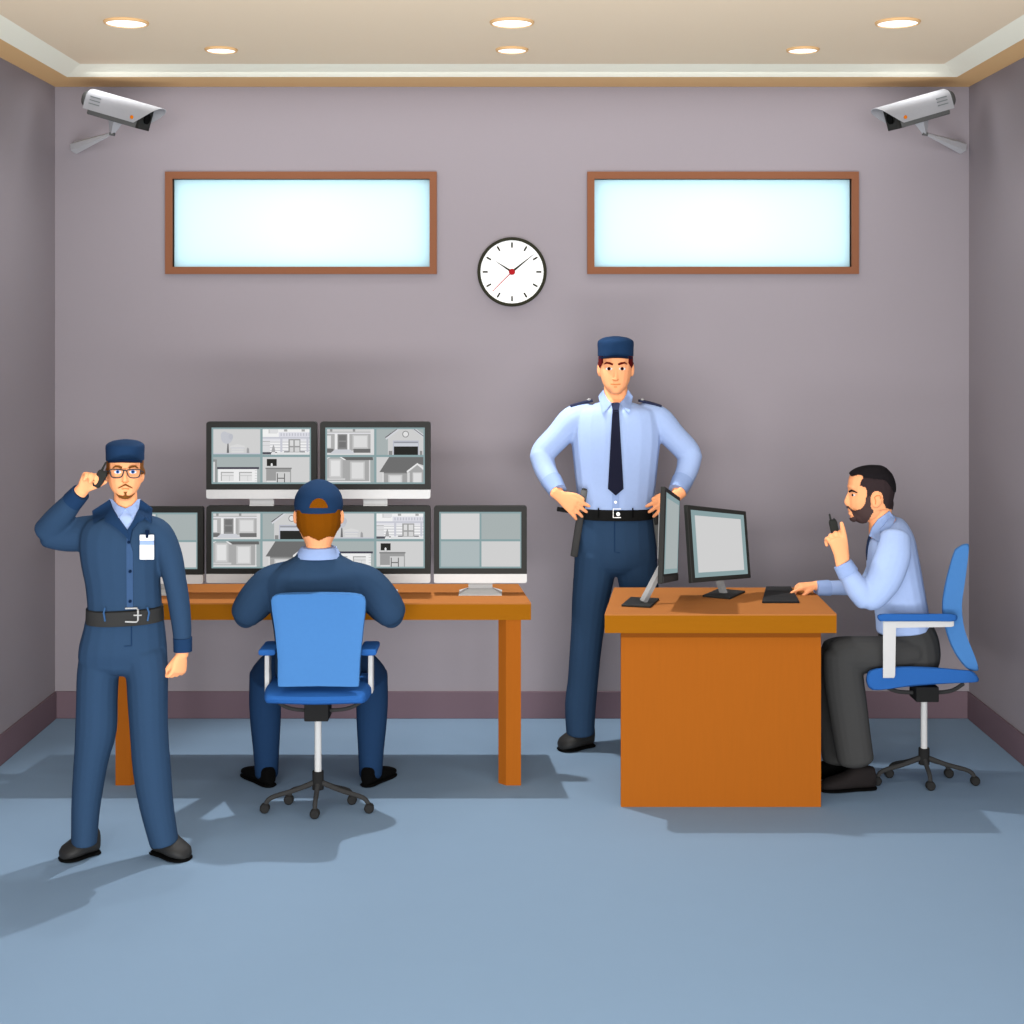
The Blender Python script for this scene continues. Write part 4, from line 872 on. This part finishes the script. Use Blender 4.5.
sh = [(P(266.0, 674, 6.73), .074, .074), (P(265.2, 700, 6.715), .072, .07), (P(265.5, 722, 6.70), .068, .066), (P(266.2, 750, 6.67), .058, .06), (P(266.6, 774, 6.64), .0515, .055)]
head = [g(XM, 492, 15, .08), g(XM, 497, 19.5, .100), g(XM, 503, 22.3, .108), g(XM, 513, 22.8, .108), g(XM, 524, 21.2, .104), g(XM, 533, 18, .096, .005), g(XM, 541, 14, .085, .015)]
neck = [g(XM, 530, 12.6, .06, .0), g(XM, 546, 12.8, .06, 0), g(XM, 560, 14, .062, 0)]
b = MB(); b.tube(head, e=2.2, capk=.5, fix=DN); b.tube(neck)
for s_ in (-1, 1): b.ell(P(XM+s_*23.2, 517, Yo+.005), (.010, .016, .030))
b.tube(thin(torso, .85), e=2.4)
for st in (up, fo, th, sh): b.tube(thin(st, .75)); b.tube(thin(mx(st), .75))
b.ell(P(XM, 519, Yo+.115), (.012, .014, .014))
hl = P(287, 588.5, Yo+.37)
for sgn in (1, -1):
    W = hl if sgn > 0 else Vector((2*(XM-512)*hl.y/F-hl.x, hl.y, hl.z))
    W = Vector((W.x, W.y, 0.842)); hand(b, W, (.25*sgn, 1, -.06), (0, 0, 1), (sgn, 0, 0), L=.16, curls=((14, 20, 14),)*4, thumb_ang=(35, 20, 6))
body = b.fuse('body', skin, root, 0.0048, 3)
b = MB(); b.tube(torso, e=2.4); b.tube(up); b.tube(fo, capb=False); b.tube(mx(up)); b.tube(mx(fo), capb=False); pull = b.fuse('pullover', navy, root, 0.006, 5)
b = MB(); b.tube([g(XM, 688, 41, .115), g(XM, 672, 43, .115)], e=2.4)
for st in (th, sh): b.tube(st); b.tube(mx(st))
b.fuse('trousers', dnavy, root, 0.006, 4)
o = MB().tube([g(XM, 557, 22.8, .092), g(XM, 553, 21.5, .088), g(XM, 547, 17.6, .075)], n=28, e=2.1, capk=.05).build('shirt_collar', sky2, root)
# hair: over the back of the head to a scalloped hairline
def ph(p):
    x, y = proj(p); d = abs(x-XM)
    lim = 536.5+3.6*(1-d/7) if d < 7 else 536.5+abs(math.sin((d-7)/7*PI))*-.8 if d < 14 else 536.5-(d-14)*1.6
    if d > 20.8 and 505 < y < 533: return False
    if p.y < Yo+.045: return y < lim and y > 497
    return 480 < y < 512
hair = shell(body, 'hair', brownh, root, ph, .006, .008)
b = MB(); b.tube([g(XM, 510.5, 23.4, .118), g(XM, 504, 24.3, .121), g(XM, 495, 22.8, .115), g(XM, 487, 17.5, .09), g(XM, 481.5, 9.5, .05), g(XM, 479.6, 3, .02)], n=40, e=2.1, capk=.05, sub=5, fix=UP)
cap = b.build('cap', dnavy, root)
tc_ = bvh(cap)
b = MB(); arch = [(309.2, 508), (310.2, 504.5), (312.6, 501), (315.5, 499), (318.6, 498.4), (321.7, 499), (324.6, 501), (327, 504.5), (328, 508)]
patch(b, arch, tc_, .004, .006, L=2); b.build('cap_opening', brownh, cap, label='arched opening showing brown hair')
b = MB(); z = P(0, 505, Yo).z; top = []
for i in range(15):
    t = PI*i/14; top.append(Vector((P(XM, 0, Yo).x+math.cos(t)*.085, Yo+.09+math.sin(t)*.10, z+.01-.012*math.cos(t)**2)))
b.hexa(top, (0, 0, -.005)); b.build('cap_peak', bnavy, cap)
ox = lambda x, Y: P(x, 0, Y).x
for sgn in (1, -1):
    mxx = lambda x, Y: ox(x, Y) if sgn > 0 else 2*(XM-512)*Y/F-ox(x, Y)
    shoe(root, (mxx(272, 6.60), 6.585), (mxx(244.5, 6.77), 6.78), w_=.042, h_=.085, mat=blk2)

# ============================================================ bearded man at the right, in profile
Yq = 6.65; HINT[0] = ray(890); g = lambda x, y, r, rb, dy=0: T3(x, y, Yq+dy, r, rb)
root = empty('person', ((905-512)*Yq/F, Yq, 0), 'bearded man in light blue shirt and grey trousers seated in profile, speaking into a radio', 'person')
torso = [g(903.5, 628.5, 27, .150), g(902, 615, 26.2, .14), g(899, 598, 26, .14), g(894.5, 578, 27, .15), g(892.5, 558, 25.5, .16), g(891.8, 542, 23, .155), g(890, 531, 19, .12), g(886.5, 524.5, 13, .075)]
nu = [g(895, 538, 15.5, .06, -.15), g(893, 555, 17.5, .062, -.19), g(885, 577, 17.5, .06, -.215), g(874, 594, 15, .055, -.225), g(867, 599, 12.5, .052, -.225)]
nf = [g(866.5, 598.5, 12.8, .052, -.225), g(858, 589, 12.3, .05, -.225), g(850, 577, 10.3, .045, -.22), g(844, 566.5, 9, .04, -.215)]
fu = [g(886, 545, 14, .055, .15), g(878, 570, 12, .05, .18), g(868, 586, 10, .046, .17)]
ff = [g(868, 586, 10, .046, .17), g(848, 587.5, 7.8, .04, .15), g(832, 587.8, 7.2, .038, .13), g(820, 587.8, 6.8, .034, .12)]
pel = [g(904, 628, 26.5, .135), g(908, 642, 30, .15), g(909, 656, 30.5, .155), g(908, 664, 28, .15)]
nt_ = [g(912, 652, 15, .075, -.09), g(893, 654, 17.5, .08, -.10), g(868, 654.5, 18.5, .078, -.10), g(848, 655.5, 18.8, .074, -.10), g(841, 658, 18, .07, -.10)]
ns = [g(842, 656, 19, .07, -.10), g(844, 680, 19.6, .068, -.10), g(847.5, 705, 19.4, .066, -.10), g(851, 730, 18.8, .064, -.10), g(855.5, 759, 18.2, .062, -.10)]
ft = [g(912, 652, 15, .075, .09), g(893, 654, 17.5, .08, .09), g(866, 654.5, 18.5, .078, .09), g(842, 655, 18.6, .074, .09), g(832, 657, 18, .07, .09)]
fs_ = [g(833, 656, 18.5, .07, .09), g(833, 680, 18.5, .068, .09), g(834, 705, 18, .066, .09), g(836, 730, 17.4, .064, .09), g(839, 757, 17, .062, .09)]
b = MB()
sc_ = [(467.3, 867, 881), (468.6, 861, 884.3), (471, 855, 887), (475, 850.6, 890.3), (482, 848.6, 893.0), (489, 848.4, 893.6), (496, 848.2, 892.4), (502, 848.2, 891), (508, 848.8, 889.5)]
b.tube([g((x0+x1)/2, y, (x1-x0)/2, d) for (y, x0, x1), d in zip(sc_, (.030, .048, .060, .074, .083, .084, .082, .078, .068))], e=2.3, capk=.05, fix=DN)
b.tube([g(868, 500, 19, .072), g(865.5, 508, 17, .068), g(861.5, 513.5, 12, .055), g(858.6, 516.8, 7.6, .036)], e=2.2, capk=.5)
b.tube([g(881, 502, 11.5, .055), g(880, 516, 11, .054), g(881.5, 534, 12.5, .06)])
b.tube([g(850.0, 490.5, 1.6, .008), g(848.5, 496, 2.2, .011), g(846.6, 501.8, 2.5, .014), g(848.6, 504.6, 2.6, .014)], n=12, capk=1)
b.ell(P(850, 509.6, Yq), (.0105, .02, .0075)); b.ell(P(850.6, 513.6, Yq), (.011, .018, .0075)); b.ell(P(853.6, 517.5, Yq), (.015, .022, .015))
b.ell(P(850.6, 486.8, Yq), (.012, .045, .010))
for s_ in (-1, 1): b.ell(P(876.8, 499.8, Yq+s_*.082), (.024, .011, .036), Matrix.Rotation(math.radians(12), 3, 'Y'))
for st in (torso, pel): b.tube(thin(st, .85), e=2.4)
for st in (nu, nf, fu, ff, nt_, ns, ft, fs_): b.tube(thin(st, .75))
hn = P(842.6, 562.5, Yq-.215)
b.tube([g(847, 572, 6, .026, -.217), (hn, .026, .024)], sub=1)
hand(b, hn, (-.24, 0, 1), (.15, -.93, .1), (1, .25, .25), L=.210, curls=((30, 72, 50), (36, 76, 50), (42, 78, 50), (48, 78, 50)), thumb_ang=(8, 8, -3), r=.95, palm=.78, tl=1.35)
hf = Vector((P(815.5, 589, Yq+.12).x, Yq+.12, .857))
b.tube([g(824, 588, 6, .024, .12), (hf, .022, .024)], sub=1)
hand(b, hf, (-1, -.10, -.06), (.05, -.30, 1), (0, -1, .0), L=.150, curls=((6, 12, 12), (28, 45, 30), (34, 48, 30), (36, 48, 30)), thumb_ang=(24, 15, 18), r=1.0, palm=.85)
body = b.fuse('body', skin, root, 0.0042, 2)
b = MB(); b.tube(torso, e=2.4, capk=.1)
for st in (nu, nf, fu, ff): b.tube(st, capb=False if st in (nf, ff) else True)
shirt = b.fuse('shirt', sky, root, 0.006, 4)
b = MB(); b.tube(pel, e=2.4, capk=.3)
for st in (nt_, ns, ft, fs_): b.tube(st)
trousers = b.fuse('trousers', greyt, root, 0.006, 3)
tf = bvh(body); tb = bvh(shirt); tall = bvh(body, shirt)
band(MB(), [g(848.5, 574, 10.7, .049, -.219), g(842.5, 563.5, 9.6, .043, -.213)]).build('cuff', sky2, root, label='slightly darker blue cuff')
band(MB(), [g(829, 587.8, 7.8, .042, .128), g(816, 588.2, 7.2, .036, .118)]).build('cuff', sky2, root, label='slightly darker blue cuff')
# collar: a stand-and-fall collar ring tilted up to the nape, with its point on the chest
b = MB(); b.tube([g(884.2, 527.0, 15.3, .080), g(880.2, 523.2, 14.4, .070)], sub=1, n=28, capk=.05)
patch(b, [(869.3, 536), (872, 528), (878, 519.5), (889.6, 511), (893.4, 517), (886, 524), (881, 531), (878.7, 542)], tall, .008, .010, L=2)
b.build('shirt_collar', sky2, root)
c0 = P(870.4, 536.5, Yq)
b = MB(); b.tube([g(870.6, 536.5, 2.2, .014), g(869.2, 543, 2.4, .014), g(867.6, 552, 1.8, .020), g(867.2, 560, .8, .012)], n=12, e=3); b.build('tie', M('blue_black_tie', (40, 56, 86)), root)
# hair and beard as layers on the head
hair_p = [(845, 462), (852, 476.5), (858, 474.8), (862.6, 475.6), (863.9, 478), (861, 482), (860, 486), (865, 486.6), (867, 490), (867.2, 497), (871, 497), (872, 492.6), (876, 490.8), (880.5, 491.8), (883.2, 496), (883.2, 502), (886, 507.4), (890.5, 509), (900, 509), (900, 462)]
shell(body, 'hair', fadeh, root, lambda p: inpoly(*proj(p), hair_p) and p.z > P(0, 512, Yq).z, .005, .007)
top_p = [(845, 462), (852, 476.5), (858, 474.8), (862.6, 475.6), (863.9, 478), (870, 478.6), (884, 480), (889, 485), (892, 491), (900, 494), (900, 462)]
shell(body, 'hair_crown', blackh, root, lambda p: inpoly(*proj(p), top_p), .0085, .0085, label='black hair on the crown')
beard_p = [(866.4, 496), (865.5, 503), (862, 508.6), (856, 510.6), (852.4, 510.0), (848.4, 506), (846, 506.6), (849, 508), (852.2, 511.6), (852.4, 514), (854.6, 516), (852, 518), (849, 518), (849, 524), (862, 525), (868, 520), (873.6, 511), (871, 508), (870.6, 496)]
shell(body, 'beard', beardm, root, lambda p: inpoly(*proj(p), beard_p), .005, .006)
b = MB(); patch(b, stroke([(849, 492), (851.5, 490.6), (854, 491.4), (857.4, 492.8)], [2.0, 2.1, 1.7, .7]), tf, .009, .004, L=1); b.build('eyebrow', blackh, root)
o = patch(MB(), [(851.6, 494.6), (853, 493.8), (855.8, 495), (853.6, 496.2), (852, 496.2)], tf, .003, .003, L=1).build('eye', eyew, root)
patch(MB(), ellp(852.6, 495.1, .9, 1.2), tf, .005, .003, L=1).build('pupil', pupil, o)
b = MB(); patch(b, stroke([(875.6, 504.5), (875.8, 501), (874.6, 497.8), (876.4, 495.8), (880, 495.6), (881, 499)], .9), tf, .003, .003, L=1); b.build('ear_fold', skind, root)
gx = lambda x, Y: P(x, 0, Y).x
shoe(root, (gx(876, 6.55), 6.57), (gx(822, 6.5), 6.53), w_=.048, h_=.098, mat=M('brown_black_leather', (42, 38, 38)))
shoe(root, (gx(858, 6.75), 6.76), (gx(806, 6.72), 6.73), w_=.048, h_=.098, mat=blk2)
radio(P(836.2, 538, Yq-.165), P(832.6, 520.5, Yq-.175)-P(836.2, 538, Yq-.165), (1, 0, .1), .082, .034, .024, 'small dark two-way radio in the bearded man\'s raised hand', .03)
